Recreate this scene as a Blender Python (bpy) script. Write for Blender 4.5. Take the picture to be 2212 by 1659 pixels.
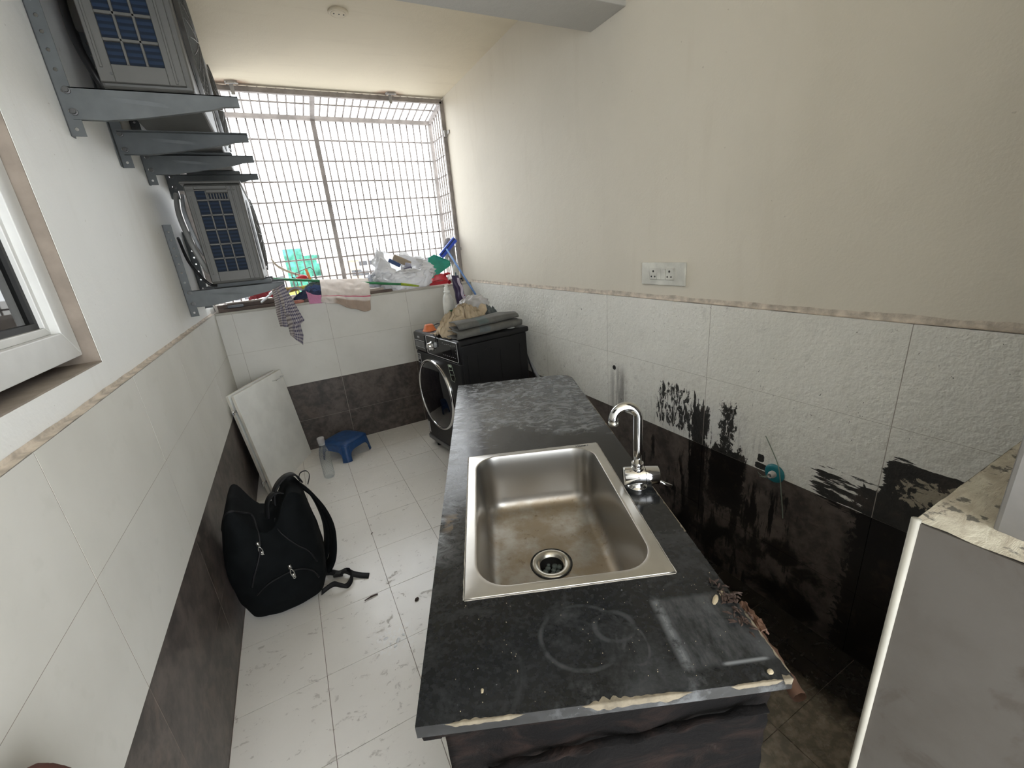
import bpy, bmesh, math, random
from math import pi, sin, cos, radians, sqrt, atan2
from mathutils import Vector, Matrix, noise, Euler
from mathutils.bvhtree import BVHTree

# ---------------------------------------------------------------- scene, camera, light
for o in list(bpy.data.objects):
    bpy.data.objects.remove(o)
SC = bpy.context.scene
COL = SC.collection
random.seed(7)

cam_d = bpy.data.cameras.new('camera')
cam = bpy.data.objects.new('camera', cam_d)
COL.objects.link(cam)
cam_d.sensor_fit = 'HORIZONTAL'
cam_d.sensor_width = 36.0
cam_d.lens = 36.0 * 911.9 / 2212.0
cam_d.clip_start = 0.02
cam_d.clip_end = 2000
YAW, PITCH, ROLL = radians(26.2775), radians(-18.359), radians(-5.0791)
fwd = Vector((sin(YAW)*cos(PITCH), cos(YAW)*cos(PITCH), sin(PITCH)))
r0 = Vector((cos(YAW), -sin(YAW), 0))
u0 = r0.cross(fwd)
rgt = cos(ROLL)*r0 + sin(ROLL)*u0
upv = -sin(ROLL)*r0 + cos(ROLL)*u0
M = Matrix((rgt, upv, -fwd)).transposed().to_4x4()
M.translation = Vector((-0.1575, -0.2087, 1.436))
cam.matrix_world = M
SC.camera = cam

world = bpy.data.worlds.new('overcast_sky')
SC.world = world
world.use_nodes = True
wn = world.node_tree.nodes
wl = world.node_tree.links
wn.clear()
wo = wn.new('ShaderNodeOutputWorld')
wb = wn.new('ShaderNodeBackground')
wb.inputs['Color'].default_value = (0.93, 0.97, 1.0, 1)
wb.inputs['Strength'].default_value = 4.8
wl.new(wb.outputs[0], wo.inputs['Surface'])

SC.view_settings.view_transform = 'Standard'
SC.view_settings.look = 'None'
SC.view_settings.gamma = 1.0
SC.view_settings.use_curve_mapping = False
SC.view_settings.exposure = 0.42

# measured room (metres)
XL, XR, YB, ZC = -0.632, 1.2663, 3.3086, 2.585
ROWS = [0.0, 0.2535, 0.549, 0.8546, 1.1482]
YW = 3.50           # plane of the window frame
PLX = -0.65         # left plaster
PRX = 1.274         # right plaster

# ---------------------------------------------------------------- mesh helpers
class MB:
    def __init__(s):
        s.v = []; s.f = []
    def add(s, vs, fs):
        n = len(s.v)
        s.v += [tuple(v) for v in vs]
        s.f += [tuple(i+n for i in f) for f in fs]
        return s
    def box(s, x0, x1, y0, y1, z0, z1):
        return s.add([(x0,y0,z0),(x1,y0,z0),(x1,y1,z0),(x0,y1,z0),(x0,y0,z1),(x1,y0,z1),(x1,y1,z1),(x0,y1,z1)],
                     [(0,3,2,1),(4,5,6,7),(0,1,5,4),(1,2,6,5),(2,3,7,6),(3,0,4,7)])
    def prism(s, pts, axis, a, b):
        # pts: 2D polygon; axis: 'x','y','z' extrusion axis
        def mk(p, t):
            return {'x': (t, p[0], p[1]), 'y': (p[0], t, p[1]), 'z': (p[0], p[1], t)}[axis]
        n = len(pts)
        vs = [mk(p, a) for p in pts] + [mk(p, b) for p in pts]
        fs = [tuple(range(n-1, -1, -1)), tuple(range(n, 2*n))]
        fs += [(i, (i+1) % n, n+(i+1) % n, n+i) for i in range(n)]
        return s.add(vs, fs)
    def tube(s, pts, r, n=8, cap=True, closed=False):
        pts = [Vector(p) for p in pts]
        m = len(pts)
        rs = r if isinstance(r, (list, tuple)) else [r]*m
        rings = []
        prev = None
        for i, p in enumerate(pts):
            if closed:
                t = (pts[(i+1) % m] - pts[i-1])
            else:
                t = (pts[min(i+1, m-1)] - pts[max(i-1, 0)])
            t = t.normalized() if t.length > 1e-9 else Vector((0,0,1))
            if prev is None:
                a = Vector((0,0,1)) if abs(t.z) < .9 else Vector((1,0,0))
                nx = t.cross(a).normalized()
            else:
                nx = (prev - t*prev.dot(t))
                nx = nx.normalized() if nx.length > 1e-6 else t.orthogonal().normalized()
            prev = nx
            ny = t.cross(nx)
            rings.append([p + rs[i]*(cos(2*pi*k/n)*nx + sin(2*pi*k/n)*ny) for k in range(n)])
        vs = [v for ring in rings for v in ring]
        fs = []
        mm = m if closed else m-1
        for i in range(mm):
            j = (i+1) % m
            for k in range(n):
                fs.append((i*n+k, i*n+(k+1) % n, j*n+(k+1) % n, j*n+k))
        if cap and not closed:
            fs.append(tuple(range(n-1, -1, -1)))
            fs.append(tuple((m-1)*n+k for k in range(n)))
        return s.add(vs, fs)
    def lathe(s, prof, n=24, o=(0,0,0), ax='z', cap=True):
        # prof list of (r, h)
        vs = []
        for r, h in prof:
            for k in range(n):
                a = 2*pi*k/n
                if ax == 'z': vs.append((o[0]+r*cos(a), o[1]+r*sin(a), o[2]+h))
                elif ax == 'x': vs.append((o[0]+h, o[1]+r*cos(a), o[2]+r*sin(a)))
                else: vs.append((o[0]+r*sin(a), o[1]+h, o[2]+r*cos(a)))
        fs = []
        for i in range(len(prof)-1):
            for k in range(n):
                fs.append((i*n+k, i*n+(k+1) % n, (i+1)*n+(k+1) % n, (i+1)*n+k))
        if cap:
            fs.append(tuple(range(n-1, -1, -1)))
            m = (len(prof)-1)*n
            fs.append(tuple(m+k for k in range(n)))
        return s.add(vs, fs)
    def grid(s, fn, nu, nv, wrapu=False):
        vs = []
        for j in range(nv+1):
            for i in range(nu+(0 if wrapu else 1)):
                vs.append(fn(i/nu, j/nv))
        w = nu if wrapu else nu+1
        fs = []
        for j in range(nv):
            for i in range(nu):
                i2 = (i+1) % w
                fs.append((j*w+i, j*w+i2, (j+1)*w+i2, (j+1)*w+i))
        return s.add(vs, fs)
    def xf(s, mat):
        s.v = [tuple(mat @ Vector(v)) for v in s.v]
        return s
    def mesh(s, name, mat, smooth=False):
        me = bpy.data.meshes.new(name)
        me.from_pydata(s.v, [], s.f)
        bm = bmesh.new(); bm.from_mesh(me)
        bmesh.ops.recalc_face_normals(bm, faces=bm.faces)
        bm.to_mesh(me); bm.free()
        if smooth:
            me.polygons.foreach_set('use_smooth', [True]*len(me.polygons))
        if mat: me.materials.append(mat)
        me.update()
        return me
    def build(s, name, mat, parent=None, smooth=False, bevel=0, seg=2, solid=0, sub=0, world=False, angle=None):
        me = s.mesh(name, mat, smooth)
        o = bpy.data.objects.new(name, me)
        COL.objects.link(o)
        if parent is not None:
            o.parent = parent
            if world: o.matrix_parent_inverse = parent.matrix_basis.inverted()
        if solid:
            m = o.modifiers.new('solid', 'SOLIDIFY'); m.thickness = solid; m.offset = 0
        if bevel:
            m = o.modifiers.new('bevel', 'BEVEL'); m.width = bevel; m.segments = seg
            m.limit_method = 'ANGLE'; m.angle_limit = radians(35)
        if sub:
            m = o.modifiers.new('sub', 'SUBSURF'); m.levels = sub; m.render_levels = sub
        return o

def tag(o, label=None, cat=None, group=None, kind=None):
    if label: o['label'] = label
    if cat: o['category'] = cat
    if group: o['group'] = group
    if kind: o['kind'] = kind
    return o

def thing(name, label, cat, loc=(0,0,0), rz=0, group=None, rot=None):
    o = bpy.data.objects.new(name, None)
    COL.objects.link(o)
    o.empty_display_size = .05
    e = rot if rot else (0, 0, rz)
    o.matrix_basis = Matrix.Translation(Vector(loc)) @ Euler(e).to_matrix().to_4x4()
    return tag(o, label, cat, group)

def copy_tree(o, parent=None):
    c = o.copy(); COL.objects.link(c); c.parent = parent
    for ch in list(o.children): copy_tree(ch, c)
    return c

def struct(o): o['kind'] = 'structure'; return o

def nz(x, y=0, z=0, s=1.0): return noise.noise(Vector((x*s, y*s, z*s)))
def lerp(a, b, t): return a+(b-a)*t
def sst(a, b, x):
    t = min(1, max(0, (x-a)/(b-a))); return t*t*(3-2*t)
def spline(pts, n=8):
    P = [Vector(p) for p in pts]
    out = []
    for i in range(len(P)-1):
        p0 = P[max(i-1, 0)]; p1 = P[i]; p2 = P[i+1]; p3 = P[min(i+2, len(P)-1)]
        for k in range(n):
            t = k/n
            out.append(.5*((2*p1)+(-p0+p2)*t+(2*p0-5*p1+4*p2-p3)*t*t+(-p0+3*p1-3*p2+p3)*t**3))
    out.append(P[-1])
    return out
def interp(tab, x):
    for (a, *va), (b, *vb) in zip(tab, tab[1:]):
        if x <= b:
            t = 0 if b == a else max(0, (x-a)/(b-a))
            return [lerp(p, q, t) for p, q in zip(va, vb)]
    return list(tab[-1][1:])

# ---------------------------------------------------------------- shader helpers
class SH:
    def __init__(s, name):
        s.m = bpy.data.materials.new(name); s.m.use_nodes = True
        s.t = s.m.node_tree; s.n = s.t.nodes; s.n.clear()
        s.out = s.n.new('ShaderNodeOutputMaterial')
    def L(s, a, sock):
        if isinstance(a, (int, float)): sock.default_value = a
        elif isinstance(a, (tuple, list)):
            sock.default_value = tuple(a) + ((1,) if len(a) == 3 and len(sock.default_value) == 4 else ())
        else: s.t.links.new(a, sock)
    def node(s, typ, **kw):
        nd = s.n.new(typ)
        for k, v in kw.items(): setattr(nd, k, v)
        return nd
    def pos(s): return s.node('ShaderNodeNewGeometry').outputs['Position']
    def obj(s): return s.node('ShaderNodeTexCoord').outputs['Object']
    def sep(s, v):
        nd = s.node('ShaderNodeSeparateXYZ'); s.L(v, nd.inputs[0]); return nd.outputs
    def comb(s, x, y, z):
        nd = s.node('ShaderNodeCombineXYZ')
        for a, k in zip((x, y, z), nd.inputs): s.L(a, k)
        return nd.outputs[0]
    def math(s, op, a, b=0.0, c=None, clamp=False):
        nd = s.node('ShaderNodeMath', operation=op, use_clamp=clamp)
        s.L(a, nd.inputs[0]); s.L(b, nd.inputs[1])
        if c is not None: s.L(c, nd.inputs[2])
        return nd.outputs[0]
    def add(s, a, b): return s.math('ADD', a, b)
    def sub(s, a, b): return s.math('SUBTRACT', a, b)
    def mul(s, a, b): return s.math('MULTIPLY', a, b)
    def mx(s, a, b): return s.math('MAXIMUM', a, b)
    def mn(s, a, b): return s.math('MINIMUM', a, b)
    def ss(s, x, a, b):
        nd = s.node('ShaderNodeMapRange', interpolation_type='SMOOTHSTEP')
        s.L(x, nd.inputs['Value'])
        if a <= b:
            nd.inputs['From Min'].default_value = a; nd.inputs['From Max'].default_value = b
            nd.inputs['To Min'].default_value = 0; nd.inputs['To Max'].default_value = 1
        else:
            nd.inputs['From Min'].default_value = b; nd.inputs['From Max'].default_value = a
            nd.inputs['To Min'].default_value = 1; nd.inputs['To Max'].default_value = 0
        return nd.outputs[0]
    def band(s, x, a, b, soft):
        return s.mul(s.ss(x, a-soft, a+soft), s.ss(x, b+soft, b-soft))
    def scale(s, v, k):
        nd = s.node('ShaderNodeVectorMath', operation='MULTIPLY')
        s.L(v, nd.inputs[0]); nd.inputs[1].default_value = k if isinstance(k, tuple) else (k, k, k)
        return nd.outputs[0]
    def noise(s, v, scale=5, detail=4, rough=.55, dist=0, col=False):
        nd = s.node('ShaderNodeTexNoise')
        if v is not None: s.L(v, nd.inputs['Vector'])
        nd.inputs['Scale'].default_value = scale; nd.inputs['Detail'].default_value = detail
        nd.inputs['Roughness'].default_value = rough; nd.inputs['Distortion'].default_value = dist
        return nd.outputs['Color' if col else 'Fac']
    def voro(s, v, scale, feat='F1'):
        nd = s.node('ShaderNodeTexVoronoi', feature=feat)
        s.L(v, nd.inputs['Vector']); nd.inputs['Scale'].default_value = scale
        return nd.outputs['Distance']
    def mix(s, f, a, b):
        nd = s.node('ShaderNodeMix', data_type='RGBA')
        s.L(f, nd.inputs[0]); s.L(a, nd.inputs[6]); s.L(b, nd.inputs[7])
        return nd.outputs[2]
    def mixf(s, f, a, b):
        nd = s.node('ShaderNodeMix', data_type='FLOAT')
        s.L(f, nd.inputs[0]); s.L(a, nd.inputs[2]); s.L(b, nd.inputs[3])
        return nd.outputs[0]
    def bump(s, h, strength=.3, dist=.01):
        nd = s.node('ShaderNodeBump'); s.L(h, nd.inputs['Height'])
        nd.inputs['Strength'].default_value = strength; nd.inputs['Distance'].default_value = dist
        return nd.outputs[0]
    def bsdf(s, col, rough=.5, metal=0, nrm=None, spec=.5, **kw):
        b = s.node('ShaderNodeBsdfPrincipled')
        s.L(col, b.inputs['Base Color']); s.L(rough, b.inputs['Roughness']); s.L(metal, b.inputs['Metallic'])
        b.inputs['Specular IOR Level'].default_value = spec
        if nrm is not None: s.L(nrm, b.inputs['Normal'])
        for k, v in kw.items(): s.L(v, b.inputs[k.replace('_', ' ')])
        s.t.links.new(b.outputs[0], s.out.inputs['Surface'])
        return b
    def rnd(s): return s.node('ShaderNodeObjectInfo').outputs['Random']

def simple(name, col, rough=.5, metal=0, var=.12, vs=8, bump=0, bs=60, spec=.5, **kw):
    s = SH(name); p = s.obj()
    n = s.noise(p, vs, 4)
    c2 = tuple(max(0, c*(1-var)) for c in col); c1 = tuple(min(1, c*(1+var)) for c in col)
    nr = s.bump(s.noise(p, bs, 3), bump, .004) if bump else None
    s.bsdf(s.mix(s.ss(n, .3, .7), c2, c1), rough, metal, nr, spec, **kw)
    return s.m

MAT = {}
def mats():
    # painted plaster, faint stains and trowel marks
    def plaster(name, col, stain, rust=False):
        s = SH(name); p = s.pos()
        big = s.noise(p, 1.6, 5); st = s.noise(s.scale(p, (1, 6, .8)), 2.2, 5)
        sp = s.ss(s.noise(p, 55, 2), .73, .78)
        c = s.mix(s.mul(s.ss(big, .45, .75), .55), col, tuple(c*.9 for c in col))
        c = s.mix(s.mul(s.ss(st, .55, .75), .35), c, stain)
        c = s.mix(s.mul(sp, .35), c, (.3, .25, .2))
        if rust:
            x, y, z = s.sep(p)
            def spot(cx, rx):
                d = s.math('POWER', s.add(s.math('POWER', s.mul(s.sub(x, cx), 1/rx), 2), s.math('POWER', s.mul(s.sub(y, 3.47), 1/.07), 2)), .5)
                return s.ss(s.add(d, s.mul(s.sub(s.noise(p, 12, 4), .5), .9)), 1.2, .2)
            rs = s.mx(spot(-.19, .16), spot(.85, .13))
            c = s.mix(s.mul(rs, .8), c, (.26, .115, .06))
        h = s.add(s.mul(s.noise(p, 14, 5), 1.0), s.mul(s.noise(p, 120, 2), .25))
        s.bsdf(c, .62, 0, s.bump(h, .22, .01), .35)
        return s.m
    MAT['paint_left'] = plaster('paint_white_left', (.82, .82, .795), (.74, .73, .69))
    MAT['paint_right'] = plaster('paint_cream_right', (.675, .625, .53), (.61, .555, .46))
    MAT['paint_ceil'] = plaster('paint_cream_ceiling', (.68, .605, .465), (.60, .525, .40), True)
    MAT['paint_beam'] = plaster('paint_grey_beam', (.47, .455, .42), (.42, .40, .37))
    # light wall tile
    def ltile(name, rough_bump, stains):
        s = SH(name); p = s.pos(); x, y, z = s.sep(p)
        n = s.noise(p, 3.0, 6); n2 = s.noise(s.scale(p, (1, 1, 1)), 18, 4)
        c = s.mix(s.ss(n, .35, .7), (.78, .765, .71) if rough_bump else (.66, .645, .60), (.72, .705, .65) if rough_bump else (.60, .585, .54))
        c = s.mix(s.mul(s.ss(n2, .58, .72), .35), c, (.56, .55, .50))
        rv = s.rnd()
        c = s.mix(s.mul(rv, .22), c, (.66, .64, .57))
        rough = .5
        h = s.mul(s.noise(p, 45, 2, .5), .15)
        if rough_bump:
            h = s.add(s.mul(s.noise(p, 62, 2.5, .55), 1.0), s.mul(s.noise(p, 24, 2, .5), .6))
        if stains:
            c, rough = stain_nodes(s, p, y, z, c, False)
        s.bsdf(c, rough, 0, s.bump(h, .55 if rough_bump else .15, .008 if rough_bump else .004), .4)
        return s.m
    def dtile(name, stains):
        s = SH(name); p = s.pos(); x, y, z = s.sep(p)
        n = s.noise(p, 6, 6, .65, .6); n2 = s.noise(p, 26, 5, .6, .3)
        k = s.add(s.mul(n, .6), s.mul(n2, .4))
        c = s.mix(s.ss(k, .36, .64), (.036, .030, .027), (.135, .110, .096))
        c = s.mix(s.mul(s.ss(s.noise(p, 9, 5, .6, 1), .55, .68), .6), c, (.14, .105, .085))
        c = s.mix(s.mul(s.rnd(), .25), c, (.06, .05, .047))
        rough = .42
        if stains:
            c, rough = stain_nodes(s, p, y, z, c, True)
        s.bsdf(c, rough, 0, s.bump(n2, .1, .003), .45)
        return s.m
    def stain_nodes(s, p, y, z, c, dark):
        # residue, drips and scorch on the tiles behind the counter (positions on the wall: y along it, z up)
        ns = s.noise(s.scale(p, (1, 26, 2.5)), 3.2, 5, .65)        # vertical streaks
        nf = s.noise(p, 30, 6, .7, .4)
        nf2 = s.noise(s.scale(p, (1, 1.6, 1)), 42, 6, .72, .8)
        nh = s.noise(s.scale(p, (1, 3, 22)), 3.2, 5, .65)          # horizontal smears
        def reg(y0, y1, z0, z1, sy, sz): return s.mul(s.band(y, y0, y1, sy), s.band(z, z0, z1, sz))
        def thr(r, n, lo, hi, k=1.0): return s.ss(s.add(r, s.mul(s.sub(n, .5), k)), lo, hi)
        B = thr(reg(.860, .955, .16, .735, .03, .06), s.add(s.mul(ns, .6), s.mul(nf2, .4)), .56, .63, 3.6)
        C = thr(reg(.69, .85, .30, .585, .03, .05), s.add(s.mul(nf, .5), s.mul(nf2, .5)), .46, .54, 3.2)
        C2 = thr(s.mul(reg(.745, .815, .52, .77, .02, .03), .85), nf2, .58, .66, 3.6)
        A = thr(s.mul(reg(.90, 1.17, .56, .80, .04, .04), .70), s.noise(s.scale(p, (1, 3, 1)), 16, 6, .7, 1.2), .66, .71, 1.4)
        D = s.mx(thr(reg(.622, .648, .582, .615, .008, .008), nf, .5, .6, 1.0), thr(reg(.555, .655, .552, .578, .012, .008), nh, .5, .6, 1.2))
        E = thr(s.mul(reg(.26, .46, .53, .66, .04, .03), .75), nh, .56, .66, 2.4)
        F = thr(reg(-.35, .33, -.1, .66, .09, .07), nf, .50, .58, 1.6)
        F2 = thr(reg(-.35, .275, .5, .765, .03, .03), nh, .55, .63, 1.8)
        G = thr(s.mul(reg(.30, 1.2, -.1, .36, .12, .16), .75), s.noise(p, 7, 5, .65, .5), .62, .8, 1.5)
        G2 = thr(s.mul(reg(.40, 1.35, -.1, .52, .1, .06), .68), s.noise(s.scale(p, (1, 9, 1.5)), 3, 5, .7), .70, .80, 1.8)
        black = B
        for q in (C, C2, A, D, E, F, F2, G, G2): black = s.mx(black, q)
        # beige bare patch inside the black
        H = thr(s.mul(reg(.04, .25, .63, .735, .03, .03), .8), s.noise(p, 24, 6, .7, .8), .62, .70, 2.6)
        grey = s.mul(reg(1.36, 1.47, .40, .77, .03, .06), s.ss(s.noise(s.scale(p, (1, 20, 1)), 2.4, 4), .34, .58))
        grey2 = s.mul(reg(.58, 1.2, .5, .72, .15, .08), s.ss(ns, .5, .75))
        dirt = s.mul(s.band(z, .5, .86, .08), s.ss(nf, .5, .75))
        hole = s.ss(s.math('POWER', s.add(s.math('POWER', s.sub(y, 1.449), 2), s.math('POWER', s.sub(z, .775), 2)), .5), .014, .008)
        if not dark:
            c = s.mix(s.mul(dirt, .35), c, (.33, .28, .24))
            c = s.mix(s.mul(grey, .75), c, (.17, .16, .15))
            c = s.mix(s.mul(grey2, .7), c, (.22, .20, .19))
            # whiter cleaned patches around the adhesive
            c = s.mix(s.mul(reg(.72, 1.1, .55, .74, .06, .05), .5), c, (.66, .66, .65))
        else:
            c = s.mix(s.mul(s.ss(nf, .52, .7), .35), c, (.16, .12, .10))
        c = s.mix(s.mul(black, .96), c, s.mix(s.ss(s.noise(p, 16, 5, .7, .5), .50, .72), (.005, .0045, .0045), (.030, .021, .017)))
        c = s.mix(s.mul(H, .8), c, (.42, .37, .28))
        c = s.mix(hole, c, (.01, .01, .01))
        return c, s.mixf(black, .5, .38)
    MAT['tile_left'] = ltile('light_grey_tile', False, False)
    MAT['tile_right'] = ltile('light_grey_rough_tile', True, True)
    MAT['dtile'] = dtile('dark_brown_tile', False)
    MAT['dtile_right'] = dtile('dark_brown_tile_stained', True)
    # floor tile
    s = SH('floor_tile_cream'); p = s.pos(); x, y, z = s.sep(p)
    n = s.noise(p, 2.4, 5); n2 = s.noise(s.scale(p, (1, 1.6, 1)), 13, 6, .65, 1.2); n3 = s.noise(p, 40, 4, .7, .6)
    c = s.mix(s.ss(n, .35, .7), (.80, .775, .735), (.745, .72, .68))
    c = s.mix(s.mul(s.rnd(), .15), c, (.74, .69, .62))
    sm = s.mul(s.ss(n2, .54, .64), s.ss(n3, .42, .58))
    c = s.mix(s.mul(sm, .6), c, (.33, .30, .27))
    c = s.mix(s.mul(s.ss(s.noise(p, 95, 2), .72, .78), .6), c, (.20, .15, .12))
    # footprints / plaster spill spots on the nearer tiles
    sp = s.mul(s.mul(s.band(x, -.16, -.02, .03), s.band(y, 1.12, 1.24, .03)), s.ss(s.noise(p, 60, 3), .5, .58))
    c = s.mix(s.mul(sp, .7), c, (.80, .80, .79))
    # grime on the strip between the counter and the right wall
    d = s.sub(s.add(s.mul(x, .92), s.mul(y, -.394)), .31)
    g = s.mul(s.ss(d, .0, .25), s.ss(x, .35, .75))
    gn = s.ss(s.add(s.mul(g, 1.1), s.mul(s.sub(s.noise(p, 9, 6, .7), .5), 1.2)), .3, .8)
    c = s.mix(s.mul(gn, .92), c, s.mix(s.ss(s.noise(p, 30, 5), .4, .65), (.15, .12, .082), (.33, .27, .20)))
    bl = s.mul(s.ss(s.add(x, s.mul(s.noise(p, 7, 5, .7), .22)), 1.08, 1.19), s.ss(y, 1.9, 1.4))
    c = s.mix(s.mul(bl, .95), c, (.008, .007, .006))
    s.bsdf(c, s.mixf(sm, .24, .55), 0, s.bump(n3, .03, .002), .6)
    MAT['ftile'] = s.m
    MAT['grout'] = simple('grout_brown', (.22, .18, .15), .9)
    MAT['grout_light'] = simple('grout_greige', (.36, .33, .29), .9)
    MAT['ledge_edge'] = simple('broken_plaster_edge', (.56, .49, .41), .85, var=.25, vs=30, bump=.5, bs=90)
    MAT['reveal_shade'] = simple('shaded_reveal_brown', (.27, .225, .185), .85, var=.15, vs=12, bump=.3, bs=60)  # brown stands in for the shade inside the window reveal
    MAT['sill'] = simple('sill_stone', (.52, .47, .42), .6, var=.2, vs=20)
    MAT['white_trim'] = simple('white_edge_trim', (.42, .40, .345), .45)
    s = SH('grey_beige_tile'); p = s.pos()
    c = s.mix(s.ss(s.noise(p, 5, 6, .65), .35, .7), (.108, .098, .087), (.088, .077, .066))
    c = s.mix(s.mul(s.ss(s.noise(p, 9, 5, .6, .8), .60, .72), .55), c, (.062, .050, .040))
    s.bsdf(c, .5, 0, s.bump(s.noise(p, 60, 3), .1, .003), .4); MAT['jamb_tile'] = s.m
    s = SH('jamb_top_plaster'); p = s.pos(); n = s.noise(s.scale(p, (1, 3, 1)), 14, 6, .7, .5)
    c = s.mix(s.ss(n, .36, .6), (.62, .58, .47), (.46, .41, .32))
    c = s.mix(s.ss(s.noise(p, 34, 4, .6), .57, .64), c, (.14, .13, .11))
    s.bsdf(c, .7, 0, s.bump(n, .5, .01)); MAT['jamb_top'] = s.m
    MAT['block_grey'] = simple('grey_render', (.20, .19, .18), .7)
    # metals
    s = SH('stainless_steel'); p = s.obj(); x, y, z = s.sep(p)
    nb = s.noise(s.scale(p, (1, 30, 1)), 6, 3)
    st = s.mul(s.ss(z, -.14, -.19), s.ss(s.noise(p, 9, 6, .65), .30, .62))
    c = s.mix(s.mul(st, .85), (.43, .42, .40), (.30, .235, .16))  # base tone lowered to hold the basin's shade; brown is stain
    c = s.mix(s.mul(s.mul(st, s.ss(s.noise(p, 42, 5, .7), .58, .68)), .6), c, (.16, .11, .07))
    s.bsdf(c, s.mixf(st, .30, .45), s.mixf(st, 1.0, .75), s.bump(nb, .03, .002))
    MAT['steel'] = s.m
    MAT['steel_rim'] = simple('steel_rim', (.62, .60, .565), .34, 1, var=.08)  # lighter copy of the basin steel, so the rim reads as lit
    MAT['steel_plain'] = simple('steel_drain', (.55, .53, .48), .28, 1)
    MAT['chrome'] = simple('chrome', (.72, .72, .72), .10, 1, var=.04)
    MAT['grey_metal'] = simple('grey_painted_steel', (.095, .103, .106), .5, .25, var=.14, vs=10)
    MAT['bolt'] = simple('bolt_dark', (.10, .10, .10), .45, .7)
    MAT['rail'] = simple('weathered_grill_steel', (.30, .27, .255), .6, .3, var=.2, vs=14)
    MAT['rust_clip'] = simple('pale_clip_metal', (.42, .40, .38), .5, .4)
    MAT['alu'] = simple('white_aluminium', (.68, .68, .66), .4, .0, var=.06)
    MAT['rubber'] = simple('black_gasket', (.012, .012, .012), .6)
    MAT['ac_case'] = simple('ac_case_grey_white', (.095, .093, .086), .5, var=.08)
    MAT['ac_coil'] = None
    s = SH('ac_coil_blue'); p = s.obj(); x, y, z = s.sep(p)
    w = s.math('FRACT', s.mul(z, 55)); c = s.mix(s.ss(w, .45, .6), (.010, .022, .048), (.004, .010, .022))
    s.bsdf(c, .6, 0, s.bump(w, .3, .004), .2); MAT['ac_coil'] = s.m
    MAT['pipe_wrap'] = simple('pipe_insulation_grey', (.22, .22, .21), .6, bump=.3, bs=40)
    MAT['cable'] = simple('black_cable', (.012, .012, .013), .45)
    # machine
    MAT['mach'] = simple('machine_black', (.011, .011, .012), .45, var=.2, vs=4, spec=.3)
    MAT['mach_gloss'] = simple('machine_gloss', (.010, .010, .012), .12, var=.1)
    MAT['mach_glass'] = simple('machine_door_glass', (.004, .0045, .007), .04, var=.1)
    MAT['mach_base'] = simple('machine_stand_grey', (.16, .16, .16), .45, .5)
    MAT['print'] = simple('pale_print', (.5, .5, .5), .5, var=.1)
    MAT['sticker'] = simple('sticker_green_white', (.42, .50, .38), .5)
    # granite counter
    s = SH('black_granite'); p = s.obj(); u, v, z = s.sep(p)
    a = s.noise(p, 90, 4, .6); b = s.noise(p, 4.5, 6, .7, .8); sw = s.noise(s.scale(p, (1.0, 1.7, 1)), 11, 6, .72, 1.6)
    base = s.mix(s.ss(a, .4, .7), (.008, .009, .010), (.018, .019, .021))
    cloud = s.noise(p, 3.1, 5, .6)
    far = s.ss(s.add(v, s.mul(s.sub(cloud, .5), .9)), .93, 1.12)
    lefte = s.mul(s.ss(s.add(u, s.mul(s.sub(cloud, .5), .25)), .10, .0), s.ss(v, .25, .5))
    haze = s.mul(s.mx(far, s.mul(lefte, .8)), s.ss(sw, .38, .66))
    veil = s.mul(far, .18)
    def ring(cu, cv, ru, rv, w):
        d = s.math('POWER', s.add(s.math('POWER', s.mul(s.sub(u, cu), 1/ru), 2), s.math('POWER', s.mul(s.sub(v, cv), 1/rv), 2)), .5)
        return s.mul(s.band(d, 1-w, 1+w, w*.7), s.ss(s.noise(p, 22, 4), .32, .6))
    rg = s.mx(ring(.347, .125, .035, .031, .14), s.mx(ring(.285, .115, .075, .066, .05), ring(.368, .086, .026, .040, .09)))
    rg = s.mx(rg, s.mul(ring(.39, 1.10, .10, .09, .16), .9))
    pu, pv = .508, .100
    patch = s.mul(s.band(u, .437, .60, .006), s.band(v, .028, .168, .008))
    pedge = s.mul(s.mul(s.band(u, .434, .452, .007), s.band(v, .025, .172, .01)), s.ss(s.noise(p, 30, 4, .7), .3, .55))
    pedge2 = s.mul(s.mul(s.band(v, .026, .031, .003), s.band(u, .50, .575, .008)), .9)
    pt = s.mx(s.mul(patch, s.ss(s.noise(s.scale(p, (1.4, .5, 1)), 14, 5, .7), .30, .66)), 0)
    grime = s.mul(s.ss(b, .45, .75), .16)
    specks = s.mul(s.mul(s.ss(s.noise(p, 130, 2, .5), .745, .775), s.ss(v, .35, .2)), .6)
    nearw = s.mul(s.mul(s.ss(v, .05, .0), s.ss(s.noise(p, 13, 5, .7), .48, .7)), s.ss(u, .1, .3))
    m = s.mx(haze, s.mx(s.mul(rg, .16), s.mx(s.mul(pt, .26), s.mx(s.mul(pedge, .5), s.mx(pedge2, s.mx(grime, s.mx(specks, s.mul(nearw, .4))))))))
    m = s.mx(m, veil)
    c = s.mix(s.mul(m, .62), base, (.33, .345, .36))
    br = s.mul(s.mul(s.band(u, .01, .05, .012), s.band(v, .46, .53, .015)), s.ss(s.noise(p, 30, 5), .48, .56))
    c = s.mix(s.mul(br, .8), c, (.12, .085, .05))
    s.bsdf(c, s.mixf(m, .13, .42), 0, s.bump(s.noise(p, 8, 4), .03, .004), .4)
    MAT['granite'] = s.m
    MAT['chip'] = simple('chipped_plaster', (.17, .143, .10), .85, var=.25, vs=40, bump=.6, bs=80)
    MAT['ply'] = simple('ply_brown', (.075, .036, .02), .7, var=.4, vs=14)
    s = SH('charred_board'); p = s.obj()
    n = s.noise(s.scale(p, (1, 1, 2.2)), 7, 6, .7, .8)
    c = s.mix(s.ss(n, .46, .72), (.004, .0035, .0035), (.018, .011, .009))
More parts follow.
